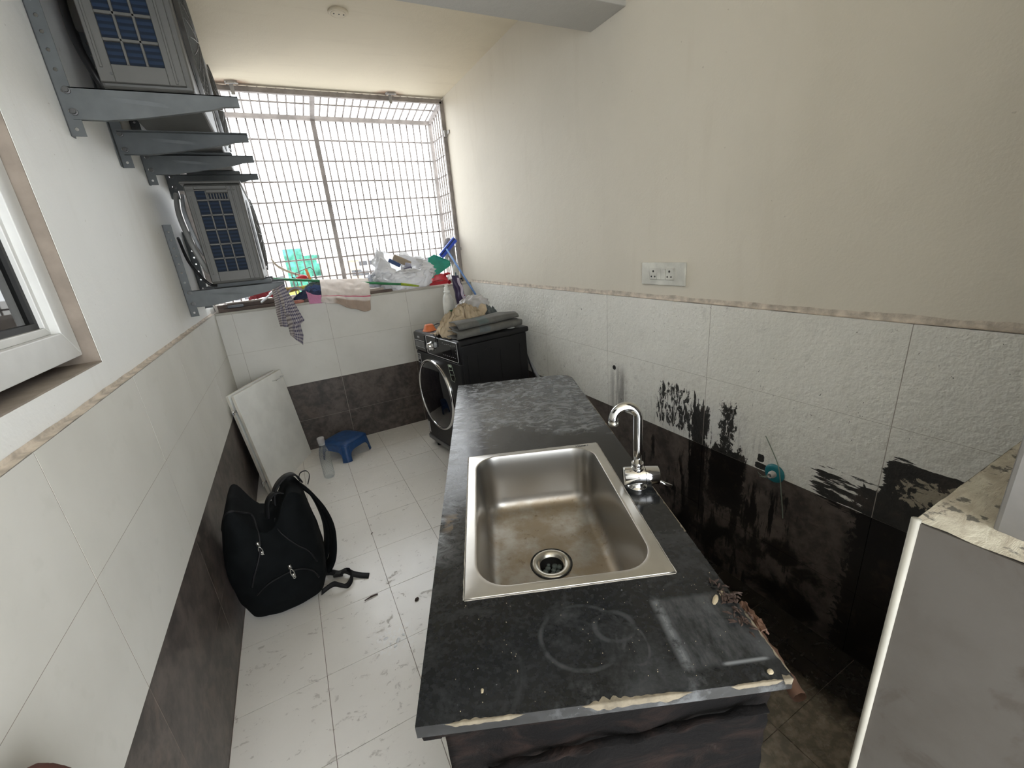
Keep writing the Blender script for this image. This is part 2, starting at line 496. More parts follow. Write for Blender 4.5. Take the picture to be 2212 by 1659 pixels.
    c = s.mix(s.mul(s.ss(s.noise(p, 22, 5, .7), .62, .70), .35), c, (.05, .042, .037))
    s.bsdf(c, .85, 0, s.bump(n, .5, .02), .12); MAT['char'] = s.m
    # cloth & plastics
    MAT['pack'] = simple('backpack_black_fabric', (.0035, .0045, .005), .85, var=.25, vs=20, bump=.15, bs=300, spec=.12)
    MAT['pack_trim'] = simple('backpack_webbing', (.009, .009, .010), .6, bump=.2, bs=200, spec=.25)
    MAT['zip'] = simple('zip_puller_steel', (.50, .49, .46), .3, 1)
    MAT['stool'] = simple('stool_blue_plastic', (.010, .052, .165), .42, var=.15, vs=30)
    MAT['board_white'] = simple('white_laminate', (.80, .80, .765), .35, var=.05)
    MAT['board_edge'] = simple('laminate_edge', (.62, .59, .52), .5)
    s = SH('clear_plastic')
    g = s.node('ShaderNodeBsdfGlass'); g.inputs['IOR'].default_value = 1.30; g.inputs['Roughness'].default_value = .03
    g.inputs['Color'].default_value = (.93, .96, .97, 1)
    t = s.node('ShaderNodeBsdfTransparent'); t.inputs['Color'].default_value = (.92, .94, .95, 1)
    mxs = s.node('ShaderNodeMixShader'); mxs.inputs[0].default_value = .28
    s.t.links.new(t.outputs[0], mxs.inputs[1]); s.t.links.new(g.outputs[0], mxs.inputs[2]); s.t.links.new(mxs.outputs[0], s.out.inputs['Surface'])
    MAT['clear'] = s.m
    def film(name, col, transp, glossf=.12):
        s = SH(name); p = s.obj()
        d = s.node('ShaderNodeBsdfDiffuse'); d.inputs['Color'].default_value = col + (1,)
        tr = s.node('ShaderNodeBsdfTranslucent'); tr.inputs['Color'].default_value = col + (1,)
        gl = s.node('ShaderNodeBsdfGlossy'); gl.inputs['Roughness'].default_value = .22
        tp = s.node('ShaderNodeBsdfTransparent')
        a = s.node('ShaderNodeMixShader'); a.inputs[0].default_value = .45
        b = s.node('ShaderNodeMixShader'); b.inputs[0].default_value = glossf
        e = s.node('ShaderNodeMixShader'); e.inputs[0].default_value = transp
        k = s.t.links.new
        k(d.outputs[0], a.inputs[1]); k(tr.outputs[0], a.inputs[2]); k(a.outputs[0], b.inputs[1]); k(gl.outputs[0], b.inputs[2])
        k(b.outputs[0], e.inputs[1]); k(tp.outputs[0], e.inputs[2]); k(e.outputs[0], s.out.inputs['Surface'])
        return s.m
    MAT['bag'] = film('white_bag_film', (.74, .74, .75), .08)
    MAT['bag_clear'] = film('clear_bag_film', (.66, .64, .64), .45, .2)
    MAT['bag_grey'] = film('grey_bag_film', (.34, .36, .41), .2)
    for k, col, r in (('green_stick', (.03, .22, .085), .35), ('lime', (.32, .42, .03), .5), ('bristle', (.52, .33, .11), .8),
                      ('yellowgreen', (.42, .36, .05), .5), ('teal', (.02, .30, .205), .42), ('red', (.45, .012, .025), .38),
                      ('redcloth', (.30, .03, .04), .8), ('blue', (.03, .085, .56), .38), ('bluepole', (.16, .30, .62), .4),
                      ('mop', (.42, .40, .38), .9), ('bottle_white', (.66, .66, .62), .4), ('label_green', (.05, .22, .09), .5),
                      ('label_dark', (.10, .16, .20), .5), ('orange', (.62, .165, .055), .45), ('orange2', (.75, .21, .02), .4),
                      ('purple', (.028, .018, .060), .4), ('purple_pale', (.45, .40, .50), .3), ('plank', (.10, .072, .060), .7),
                      ('plank_pale', (.40, .34, .29), .7), ('white_plastic', (.70, .71, .73), .4), ('soap', (.42, .16, .12), .5),
                      ('lavender', (.38, .38, .47), .5), ('navy', (.018, .030, .075), .8), ('denim', (.05, .085, .19), .85),
                      ('slate', (.10, .125, .12), .8), ('ladle', (.52, .45, .37), .6), ('wire', (.10, .085, .085), .5),
                      ('dark_item', (.03, .035, .045), .3), ('crust', (.44, .37, .25), .8), ('leaf', (.040, .022, .015), .8),
                      ('teal_washer', (.012, .16, .19), .45), ('string', (.20, .24, .19), .6), ('switch', (.64, .63, .57), .45),
                      ('switch_hole', (.02, .018, .016), .6), ('hose', (.34, .35, .36), .5), ('tan', (.47, .38, .265), .9),
                      ('greycloth', (.12, .118, .108), .9), ('greycloth2', (.10, .115, .118), .9), ('brown', (.10, .035, .025), .95),
                      ('stick_brown', (.06, .035, .03), .8), ('card', (.33, .27, .2), .8)):
        MAT[k] = simple(k, col, r, var=.14, vs=14, bump=.25 if r >= .8 else 0, bs=120)
    # towels
    s = SH('white_towel_pink_stripe'); p = s.node('ShaderNodeTexCoord').outputs['UV']; u, v, z = s.sep(p)
    ob = s.obj()
    c = s.mix(s.mul(s.ss(s.noise(ob, 14, 5), .4, .7), .5), (.66, .60, .56), (.56, .48, .43))
    c = s.mix(s.band(v, .545, .575, .006), c, (.55, .06, .14))
    c = s.mix(s.mul(s.band(v, .60, .615, .006), .5), c, (.74, .70, .70))
    c = s.mix(s.mul(s.ss(v, .66, .72), s.mul(s.ss(u, .22, .32), .85)), c, (.34, .25, .19))
    s.bsdf(c, .9, 0, s.bump(s.noise(ob, 160, 2), .3, .003), .2); MAT['towel'] = s.m
    s = SH('plaid_cloth'); p = s.node('ShaderNodeTexCoord').outputs['UV']; u, v, z = s.sep(p)
    su = s.ss(s.math('ABSOLUTE', s.sub(s.math('FRACT', s.mul(u, 9)), .5)), .20, .26)
    sv = s.ss(s.math('ABSOLUTE', s.sub(s.math('FRACT', s.mul(v, 17)), .5)), .20, .26)
    edge = s.ss(u, .30, .28)
    c = s.mix(s.mul(s.add(su, sv), .5), (.035, .030, .075), (.36, .33, .33))
    ce = s.mix(sv, (.14, .12, .12), (.32, .29, .27))
    c = s.mix(edge, c, ce)
    s.bsdf(c, .9, 0, None, .2); MAT['plaid'] = s.m
    MAT['pink'] = simple('pink_cloth', (.62, .26, .42), .85, bump=.3, bs=90)
    # window glass (thin pane): see-through with Fresnel reflection
    s = SH('window_pane'); fr = s.node('ShaderNodeFresnel'); fr.inputs['IOR'].default_value = 1.6
    t = s.node('ShaderNodeBsdfTransparent'); t.inputs['Color'].default_value = (.55, .6, .62, 1)
    g = s.node('ShaderNodeBsdfGlossy'); g.inputs['Roughness'].default_value = .02
    mxs = s.node('ShaderNodeMixShader')
    k = s.t.links.new
    k(fr.outputs[0], mxs.inputs[0]); k(t.outputs[0], mxs.inputs[1]); k(g.outputs[0], mxs.inputs[2]); k(mxs.outputs[0], s.out.inputs['Surface'])
    MAT['pane'] = s.m
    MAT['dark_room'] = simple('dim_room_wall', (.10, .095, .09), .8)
    # outdoors
    MAT['ground'] = simple('far_ground', (.40, .38, .35), .9, vs=.05)
    MAT['bld_cream'] = simple('building_cream', (.50, .43, .36), .9, vs=.3)
    MAT['bld_white'] = simple('building_white', (.55, .53, .52), .9, vs=.3)
    MAT['bld_tan'] = simple('building_tan', (.48, .35, .23), .9, vs=.3)
    MAT['net'] = simple('green_scaffold_net', (.05, .23, .165), .8, var=.45, vs=.6)
    MAT['bld_win'] = simple('far_window_dark', (.06, .06, .065), .4)
    MAT['tree'] = simple('far_tree_leaves', (.16, .19, .03), .9, var=.4, vs=1)
mats()
# ---------------------------------------------------------------- room shell
Y0 = -1.3        # unseen end behind the camera, opened wide to add fill daylight
GAP = .0010
def tile_mesh_box(cache, dx, dy, dz, mat, name):
    key = (round(dx, 3), round(dy, 3), round(dz, 3), mat.name)
    if key not in cache:
        m = MB(); b = min(.0012, dx*.2, dy*.2, dz*.2)
        m.box(0, dx, 0, dy, 0, dz)
        cache[key] = m.mesh(name, mat)
    return cache[key]
TC = {}
def put_tile(parent, name, x0, x1, y0, y1, z0, z1, mat):
    me = tile_mesh_box(TC, x1-x0, y1-y0, z1-z0, mat, name)
    o = bpy.data.objects.new(name, me); COL.objects.link(o)
    o.location = (x0, y0, z0); o.parent = parent
    return o

# floor
fl = struct(MB().box(XL-.05, XR+.05, Y0, YB+.03, -.12, -.0025).build('floor', MAT['grout']))
sx, sy, fx0, fy0 = .2952, .3048, -.041, 2.6823
i0 = math.floor((XL-fx0)/sx); i1 = math.ceil((XR-fx0)/sx)
for i in range(i0, i1):
    for j in range(-9, 4):
        xa = max(XL, fx0+i*sx+GAP); xb = min(XR, fx0+(i+1)*sx-GAP)
        ya = fy0+j*sy+GAP; yb = min(YB, fy0+(j+1)*sy-GAP)
        if xb-xa < .01 or yb-ya < .01: continue
        put_tile(fl, 'floor_tile', xa, xb, ya, yb, -.010+random.uniform(-.0006, .0004), 0.0, MAT['ftile'])
struct(MB().box(XL-.05, XR+.05, Y0, fy0-9*sy, -.05, 0).build('floor_tile', MAT['ftile'], fl))

# left wall: plaster with a window opening, tiles below
WY0, WY1, WZ0, WZ1 = .05, 1.325, 1.222, 2.05
m = MB()
m.box(-.80, PLX, Y0, WY0, 1.148, ZC+.05).box(-.80, PLX, WY1, 3.56, 1.148, ZC+.05)
m.box(-.80, PLX, WY0, WY1, 1.148, WZ0).box(-.80, PLX, WY0, WY1, WZ1, ZC+.05)
wall_l = struct(m.build('wall_left', MAT['paint_left']))
MB().box(-.80, XL-.0003, Y0, YB+.02, -.05, 1.146).build('tile_bed', MAT['grout'], wall_l)
# broken plaster strip on top of the tile edge
def edge_fn(u, v):
    y = lerp(-.5, YB, u)
    w = nz(y*9, v*3, 1.3)*.004 + nz(y*40, v*5, 4)*.0015
    if v < .5: return (PLX+.0005, y, 1.1495+.009*(1-2*v)+w*.7)
    return (lerp(PLX+.0005, XL+.0005, (v-.5)*2), y, 1.1495+w*.6)
MB().grid(edge_fn, 220, 4).build('plaster_edge', MAT['ledge_edge'], wall_l, smooth=True)
W = .6106
for k in range(-4, 5):
    ya, yb = 1.4379+k*W+GAP*1.1, 1.4379+(k+1)*W-GAP*1.1
    yb = min(yb, YB-.001); ya = max(ya, Y0)
    if yb-ya < .02: continue
    for r in range(4):
        put_tile(wall_l, 'wall_tile', XL-.012, XL+random.uniform(-.0001, .0001), ya, yb, ROWS[r]+GAP*.7, ROWS[r+1]-GAP*.7,
                 MAT['dtile'] if r < 2 else MAT['tile_left'])

# right wall
wall_r = struct(MB().box(PRX, 1.45, Y0, 3.56, 1.148, ZC+.05).build('wall_right', MAT['paint_right']))
MB().box(XR+.0003, 1.45, Y0, YB+.02, .549, 1.146).build('tile_bed', MAT['grout_light'], wall_r)
MB().box(XR+.0003, 1.45, Y0, YB+.02, -.05, .549).build('tile_bed', MAT['char'], wall_r)
def edge_fr(u, v):
    y = lerp(-.5, YB, u)
    w = nz(y*9, v*3, 7.3)*.006 + nz(y*40, v*5, 4)*.002
    if v < .5: return (PRX-.0008-abs(w)*.4, y, 1.1495+.020*(1-2*v)+w)
    return (lerp(PRX-.0008, XR-.0005, (v-.5)*2), y, 1.1495+w*.5)
MB().grid(edge_fr, 260, 4).build('plaster_edge', MAT['ledge_edge'], wall_r, smooth=True)
for k in range(-5, 4):
    ya, yb = 1.5006+k*W+GAP*1.1, 1.5006+(k+1)*W-GAP*1.1
    yb = min(yb, YB-.001); ya = max(ya, Y0)
    if yb-ya < .02: continue
    for r in range(4):
        put_tile(wall_r, 'wall_tile', XR+random.uniform(-.0001, .0001), XR+.010, ya, yb, ROWS[r]+GAP*.7, ROWS[r+1]-GAP*.7,
                 MAT['dtile_right'] if r < 2 else MAT['tile_right'])

# back wall below the window
wall_b = struct(MB().box(PLX, PRX, YB+.0004, 3.56, -.05, 1.135).build('wall_back', MAT['grout_light']))
xj = .076
for k in range(-2, 3):
    xa, xb = max(XL+.001, xj+k*W+GAP*1.1), min(XR-.001, xj+(k+1)*W-GAP*1.1)
    if xb-xa < .02: continue
    for r in range(4):
        put_tile(wall_b, 'wall_tile', xa, xb, YB+random.uniform(-.0001, .0001), YB+.012, ROWS[r]+GAP*.7, (ROWS[r+1] if r < 3 else 1.1365)-GAP*.7,
                 MAT['dtile'] if r < 2 else MAT['tile_left'])
MB().box(PLX, PRX, YB-.004, 3.58, 1.1365, 1.148).build('window_sill', MAT['sill'], wall_b)
MB().box(XL, XR, YB-.006, YB+.006, 1.134, 1.1505).build('sill_edge', MAT['white_trim'], wall_b, bevel=.002)

# ceiling and beam
struct(MB().box(-.80, 1.45, Y0, 3.56, ZC, ZC+.12).build('ceiling', MAT['paint_ceil']))
struct(MB().box(-.80, 1.45, 1.372, 1.60, 2.29, ZC+.02).build('trim_1', MAT['paint_beam'], bevel=.004))
# unseen far end opened to add daylight; half wall right of the doorway
m = MB().box(-.80, -.60, Y0-.12, Y0, -.05, ZC+.05).box(1.25, 1.45, Y0-.12, Y0, -.05, ZC+.05).box(-.60, 1.25, Y0-.12, Y0, 2.45, ZC+.05)
struct(m.build('wall_front', MAT['paint_left']))
part = struct(MB().box(.597, 1.28, -.45, -.006, -.02, .985).build('wall_partition', MAT['grout_light']))
for (ya, yb) in ((-.2995, -.008), (-.45, -.3005)):
    for (za, zb) in ((0, .40), (.402, .994)):
        put_tile(part, 'jamb_tile', .590, .600, ya, yb, za, zb, MAT['jamb_tile'])
for k in range(2):
    for (za, zb) in ((0, .298), (.300, .598), (.600, .993)):
        put_tile(part, 'jamb_tile', .60+k*.336, .60+k*.336+.334, -.008, .0, za, zb, MAT['jamb_tile'])
MB().tube([(.5915, -.0035, 0), (.5915, -.0035, .5), (.5915, -.0035, .9985)], .0062, 10).build('corner_trim', MAT['white_trim'], part, smooth=True)
def topfn(u, v):
    x = lerp(.592, 1.27, u); y = lerp(-.45, -.002, v)
    return (x, y, .996+.003*nz(x*22, y*22)+.0015*nz(x*60, y*60, 3))
MB().grid(topfn, 70, 50).build('ledge_top', MAT['jamb_top'], part, smooth=True)
struct(MB().box(.648, 1.28, -.45, -.066, .99, ZC+.02).build('block_wall', MAT['block_grey'], part, bevel=.006))

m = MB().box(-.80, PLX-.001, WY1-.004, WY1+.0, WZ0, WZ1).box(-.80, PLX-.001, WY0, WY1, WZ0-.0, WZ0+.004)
m.build('reveal_shade_lining', MAT['reveal_shade'], wall_l)  # added lining whose brown paints in the reveal's shade
# side window in the left wall
w1 = thing('window_1', None, None, (-.70, 1.325, 1.222)); w1['kind'] = 'structure'
def frame_ring(name, mat, x0, x1, ya, yb, za, zb, w, parent, bevel=.002):
    m = MB()
    for pts in ([(ya, za), (yb, za), (yb-w, za+w), (ya+w, za+w)], [(ya, zb), (yb, zb), (yb-w, zb-w), (ya+w, zb-w)],
                [(ya, za), (ya, zb), (ya+w, zb-w), (ya+w, za+w)], [(yb, za), (yb, zb), (yb-w, zb-w), (yb-w, za+w)]):
        m.prism(pts, 'x', x0, x1)
    return m.build(name, mat, parent, bevel=bevel, world=True)
frame_ring('window_frame', MAT['alu'], -.735, -.680, .055, 1.316, 1.250, 2.045, .068, w1)
frame_ring('sash_step', MAT['alu'], -.735, -.698, .123, 1.250, 1.318, 1.977, .018, w1)
frame_ring('gasket', MAT['rubber'], -.730, -.708, .141, 1.232, 1.336, 1.959, .014, w1, 0)
MB().box(-.720, -.716, .15, 1.222, 1.345, 1.95).build('glass_pane', MAT['pane'], w1, world=True)
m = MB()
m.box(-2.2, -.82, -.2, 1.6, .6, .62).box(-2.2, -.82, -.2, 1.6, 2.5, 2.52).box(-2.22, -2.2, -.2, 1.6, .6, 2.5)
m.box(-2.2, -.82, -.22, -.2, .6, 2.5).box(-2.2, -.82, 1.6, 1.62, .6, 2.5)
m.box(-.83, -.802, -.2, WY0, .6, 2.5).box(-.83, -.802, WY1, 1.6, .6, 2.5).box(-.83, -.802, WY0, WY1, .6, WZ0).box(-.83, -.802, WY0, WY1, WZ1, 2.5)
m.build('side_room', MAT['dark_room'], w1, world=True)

# ---------------------------------------------------------------- window grill (box cage outside the opening)
gr = thing('window_grill', 'welded steel box grill filling the big window opening', 'window grill', (.31, 3.5, 1.15))
def bar(name, a, b, w=.028, d=.022, mat='rail'):
    a, b = Vector(a), Vector(b); t = (b-a); L = t.length; t.normalize()
    q = t.to_track_quat('Z', 'Y').to_matrix().to_4x4(); q.translation = a
    return MB().box(-w/2, w/2, -d/2, d/2, 0, L).xf(q).build(name, MAT[mat], gr, world=True)
YO, ZTO, ZTI, ZB = 3.83, 2.49, 2.558, 1.165
GX0, GX1 = -.63, 1.258
for a, b in (((GX0, YW, ZTI), (GX1, YW, ZTI)), ((GX0, YW, ZB), (GX1, YW, ZB)), ((GX1, YW, ZB), (GX1, YW, ZTI)), ((GX0, YW, ZB), (GX0, YW, ZTI)),
             ((GX0, YO, ZTO), (GX1, YO, ZTO)), ((GX0, YO, ZB), (GX1, YO, ZB)), ((GX1, YO, ZB), (GX1, YO, ZTO)), ((GX0, YO, ZB), (GX0, YO, ZTO)),
             ((GX0, YW, ZTI), (GX0, YO, ZTO)), ((GX1, YW, ZTI), (GX1, YO, ZTO)), ((GX1, YW, ZB), (GX1, YO, ZB)), ((GX0, YW, ZB), (GX0, YO, ZB))):
    bar('frame_bar', a, b, .030, .030)
bar('mullion', (.305, YO, ZB), (.305, YO, ZTO), .034, .026)
bar('mullion', (.298, YW, ZTI), (.305, YO, ZTO), .034, .022)
rod_cache = {}
def rod(a, b, r=.0065):
    a, b = Vector(a), Vector(b); t = b-a; L = round(t.length, 4)
    if L not in rod_cache: rod_cache[L] = MB().tube([(0,0,0), (0,0,L)], r, 6).mesh('rod', MAT['rail'], True)
    o = bpy.data.objects.new('rod', rod_cache[L]); COL.objects.link(o)
    o.matrix_basis = Matrix.Translation(a) @ t.to_track_quat('Z', 'Y').to_matrix().to_4x4()
    o.parent = gr; o.matrix_parent_inverse = gr.matrix_basis.inverted()
k = -16
while k <= 16:
    x = .305+k*.0575
    if k != 0 and GX0+.01 < x < GX1-.01:
        rod((x, YO+.016, ZB), (x, YO+.016, ZTO))
        rod((x, YO+.012, ZTO+.018), (x, YW+.004, ZTI+.018))
    k += 1
HZ = [2.342-.1485*i for i in range(8)]
for z in HZ:
    rod((GX0, YO+.022, z), (GX1, YO+.022, z)); rod((GX1+.016, YW, z), (GX1+.016, YO, z)); rod((GX0-.012, YW, z), (GX0-.012, YO, z))
for yy in (3.555, 3.61, 3.665, 3.72, 3.775):
    rod((GX1+.010, yy, ZB), (GX1+.010, yy, lerp(ZTI, ZTO, (yy-YW)/(YO-YW))))
rod((GX0, 3.665, 2.542), (GX1, 3.665, 2.542))
# fixing clips at the ceiling and on the right wall
for (x, y, z) in ((-.188, 3.478, 2.572), (.849, 3.478, 2.575)):
    m = MB(); m.box(x-.012, x+.012, y-.004, y+.0, z-.055, z+.013).box(x-.035, x+.035, y-.045, y, z+.004, z+.0125)
    m.tube([(x-.03, y-.02, z+.002), (x-.015, y-.05, z-.004), (x+.02, y-.055, z-.002), (x+.04, y-.03, z+.003)], .006, 6)
    m.build('fixing_clip', MAT['rust_clip'], gr, world=True, bevel=.001)
for (y, z) in ((3.43, 2.33), (3.47, 1.43)):
    m = MB(); m.box(PRX-.010, PRX-.001, y-.02, y+.06, z-.012, z+.012).box(PRX-.03, PRX-.004, y+.03, y+.045, z-.025, z+.02)
    m.build('fixing_clip', MAT['rust_clip'], gr, world=True, bevel=.001)
# roof slab edge outside below the cage
struct(MB().box(-.9, 1.5, 3.56, 3.95, .95, 1.12).build('trim_2', MAT['bld_white']))

# ---------------------------------------------------------------- ceiling plate
t = thing('ceiling_outlet', 'small round cream outlet cover on the ceiling above the window side', 'outlet', (.36, 2.399, ZC))
MB().lathe([(.048, 0), (.048, -.006), (.044, -.010), (.038, -.0105), (.036, -.0085), (.0355, -.0105), (.030, -.012), (.0, -.0125)], 32).build('plate', MAT['paint_ceil'], t, smooth=False, bevel=.0005)
for dx in (-.022, .002, .024):
    MB().lathe([(.0035, -.0118), (.0035, -.0135), (.0, -.0135)], 10, (dx, -.004, 0)).build('screw_hole', MAT['switch_hole'], t)

# ---------------------------------------------------------------- air conditioner brackets and outdoor units
def holed_strip(m, x0, x1, y, z0, z1, th, holes, r):
    # plate in the xz plane at depth y with hexagonal holes, thickness th
    xc = (x0+x1)/2
    zs = sorted(holes); cuts = [z0] + [(a+b)/2 for a, b in zip(zs, zs[1:])] + [z1]
    for i, zc in enumerate(zs):
        a, b = cuts[i], cuts[i+1]
        h = min(zc-a, b-zc, (x1-x0)*.9)
        ca, cb = zc-h, zc+h
        if ca-a > 1e-4: m.box(x0, x1, y, y+th, a, ca)
        if b-cb > 1e-4: m.box(x0, x1, y, y+th, cb, b)
        outer = [(x1, zc), (x1, cb), (xc, cb), (x0, cb), (x0, zc), (x0, ca), (xc, ca), (x1, ca)]
        inner = [(xc+r*cos(k*pi/4), zc+r*sin(k*pi/4)) for k in range(8)]
        vs = [(p[0], yy, p[1]) for yy in (y, y+th) for p in outer+inner]
        fs = []
        for k in range(8):
            k2 = (k+1) % 8
            fs += [(k, k2, 8+k2, 8+k), (16+k, 24+k, 24+k2, 16+k2), (8+k, 8+k2, 24+k2, 24+k), (k, 16+k, 16+k2, k2)]
        m.add(vs, fs)
def make_bracket(name, flip):
    t = thing(name, 'x', 'wall bracket', (0, 0, 0))
    s = -1 if flip else 1
    m = MB()
    holes = [-.115+.0, -.065, -.01, .045, .095, .14, .18, .22, .26, .30]
    holed_strip(m, .0, .038, 0, -.135, .335, .003, holes, .0055)
    m.box(0, .003, 0 if s > 0 else -.03, .03 if s > 0 else .003, -.135, .335)
    m.build('wall_leg', MAT['grey_metal'], t)
    # tapered arm plate with folded top flange
    m = MB()
    low = [(.02, -.088), (.10, -.089), (.20, -.078), (.30, -.062), (.40, -.045), (.43, -.036), (.485, -.032)]
    pts = [(.485, 0), (.02, 0)] + low
    m.prism(pts, 'y', -.0035, -.0005)
    m.box(.02, .485, -.0035 if s > 0 else -.030, .030 if s > 0 else -.0005, -.003, 0)
    m.add([(x, yy, z) for x, z in low for yy in (-.0035, s*.014-.002)], [(2*i, 2*i+2, 2*i+3, 2*i+1) for i in range(len(low)-1)])
    m.add([(x, -.0036-.002*sin(pi*i/8), z) for i, (x, z) in enumerate([(.12+.02*k, -.022-.0015*k) for k in range(9)])] + [(x, -.0036, z-.012) for x, z in [(.12+.02*k, -.022-.0015*k) for k in range(9)]],
          [(i, i+1, 10+i, 9+i) for i in range(8)])
    m.build('arm', MAT['grey_metal'], t)
    for z in (-.010, -.068):
        MB().lathe([(.0105, .0), (.0105, -.004), (.007, -.0045), (.007, -.0105), (.0, -.0105)], 12, (.028, -.0035, z), 'y').build('bolt', MAT['bolt'], t)
    return t
BR = {}
specs = [('upper', 1.752, 2.005, 0, 'grey steel bracket nearest the camera holding the upper air conditioner'),
         ('upper', 2.265, 2.005, 1, 'grey steel bracket second from the camera under the upper air conditioner'),
         ('upper', 2.668, 1.998, 0, 'grey steel bracket third from the camera high on the left wall'),
         ('upper', 3.205, 1.995, 1, 'grey steel bracket high on the left wall closest to the window'),
         ('lower', 2.645, 1.339, 0, 'grey steel bracket under the lower air conditioner with plaid cloth on its tip'),
         ('lower', 3.178, 1.339, 1, 'grey steel bracket behind the lower air conditioner, beside the window sill')]
protos = {}
for row, y, z, flip, lab in specs:
    if flip not in protos:
        b = protos[flip] = make_bracket('wall_bracket', flip)
    else:
        b = copy_tree(protos[flip])
    b.matrix_basis = Matrix.Translation((PLX+.001, y, z))
    b['label'] = lab; b['group'] = 'air conditioner wall brackets'
    b.location = (PLX+.001, y, z)

def make_ac(name):
    # local frame: x depth (0 wall side .. D front), y length from near end, z up
    D, LN, H = .255, .74, .50
    t = thing(name, 'x', 'air conditioner')
    MB().box(.0, D, .012, LN, .0, H).build('casing', MAT['ac_case'], t, bevel=.012, seg=3)
    MB().box(-.012, D+.006, -.002, LN+.008, H, H+.012).build('top_cover', MAT['ac_case'], t, bevel=.005)
    # end panel facing the camera: plate with cut-outs as a lattice of bars
    cw, gx, ch, gz = .043, .0075, .064, .0085
    cx0 = .045; cz0 = .062
    xs = [cx0+i*(cw+gx) for i in range(3)]; zs = [cz0+j*(ch+gz) for j in range(5)]
    xe = xs[-1]+cw; ze = zs[-1]+ch
    ya, yb = -.004, .012
    m = MB()
    m.box(.006, cx0, ya, yb, .012, H-.012).box(xe, D-.020, ya, yb, .012, H-.012)
    m.box(cx0, xe, ya, yb, .012, cz0).box(cx0, xe, ya, yb, ze+gz+.048, H-.012)
    for i in range(2): m.box(xs[i]+cw, xs[i+1], ya, yb, cz0, ze)
    for j in range(5): m.box(cx0, xe, ya, yb, zs[j]+ch, zs[j]+ch+gz)
    zt = ze+gz
    m.box(xs[0]+cw, xs[1], ya, yb, zt, zt+.048).box(xs[1], xe, ya, yb, zt+.028, zt+.048)
    for k in range(8):
        x = xs[1]+k*(xe-xs[1]-.006)/7; m.box(x, x+.006, ya, yb, zt, zt+.028)
    pn = m.build('end_panel', MAT['ac_case'], t, bevel=.0015, seg=1)
    # raised ridges and rim on the panel
    m = MB()
    m.box(.016, .024, ya-.004, ya, .05, H-.06).box(xe+.018, xe+.026, ya-.004, ya, .04, H-.07).box(D-.048, D-.040, ya-.005, ya, .015, H-.015)
    m.box(.012, D-.03, ya-.006, ya, H-.036, H-.030)
    m.build('panel_ridge', MAT['ac_case'], t, bevel=.0015, seg=1)
    m = MB().box(xs[1]-.002, xe+.002, ya-.008, ya, zt+.030, zt+.044)
    m.build('handle_hood', MAT['ac_case'], t, bevel=.003)
    for x in xs:
        for z in zs:
            MB().box(x-.001, x+cw+.001, .007, .011, z-.001, z+ch+.001).build('coil_window', MAT['ac_coil'], t)
    MB().box(xs[0]-.001, xs[0]+cw+.001, .007, .011, zt-.001, zt+.049).build('coil_window', MAT['ac_coil'], t)
    MB().box(xs[1], xe, .007, .0105, zt, zt+.03).build('handle_slots', MAT['ac_coil'], t)
    for (x, z) in ((.04, .035), (D-.04, .03), (.06, H-.02), (D-.05, H-.02)):
        MB().lathe([(.0045, 0), (.0045, -.002), (0, -.002)], 8, (x, ya, z), 'y').build('screw', MAT['bolt'], t)
    # fan side: recessed disc and wire guard
    MB().lathe([(.20, -.012), (.20, .002), (.0, .002)], 40, (D, .29, H/2), 'x').build('fan_opening', MAT['rubber'], t)
    m = MB()
    for r in [.03+.0145*i for i in range(13)]:
        dx = .030*sqrt(max(0, 1-(r/.235)**2))
        m.tube([(D+.004+dx, .29+r*cos(a), H/2+r*sin(a)) for a in [2*pi*k/40 for k in range(40)]], .0018, 5, closed=True)
    for k in range(24):
        a = 2*pi*k/24
        m.tube([(D+.006+.030*sqrt(max(0, 1-(r/.235)**2)), .29+r*cos(a), H/2+r*sin(a)) for r in (.03, .08, .13, .17, .205)], .002, 5)
    m.build('fan_guard', MAT['ac_case'], t, smooth=True)
    # feet
    for y in (.10, LN-.12):
        MB().box(.0, D+.03, y-.02, y+.02, -.022, .0).build('foot', MAT['grey_metal'], t, bevel=.003)
    # fan seen through the opening
    m = MB()
    for k in range(3):
        a0 = 2*pi*k/3
        m.grid(lambda u, v: (D-.006-.02*(u-.5)*v, .29+lerp(.03, .17, v)*cos(a0+u*1.1), H/2+lerp(.03, .17, v)*sin(a0+u*1.1)), 6, 4)
    m.build('fan_blades', MAT['slate'], t, solid=.003)
    return t
ac = make_ac('outdoor_unit')
ac.location = (-.512, 2.63, 1.361)
ac['label'] = 'lower air conditioner outdoor unit on the left wall, just above the sill'
ac['group'] = 'air conditioner outdoor units'
a2 = copy_tree(ac); a2.location = (-.545, 1.80, 2.028); a2['label'] = 'upper air conditioner outdoor unit at the top left, nearest the camera'
a3 = copy_tree(ac); a3.location = (-.545, 2.62, 2.02); a3['label'] = 'upper air conditioner outdoor unit beside the window top, behind the nearest one'
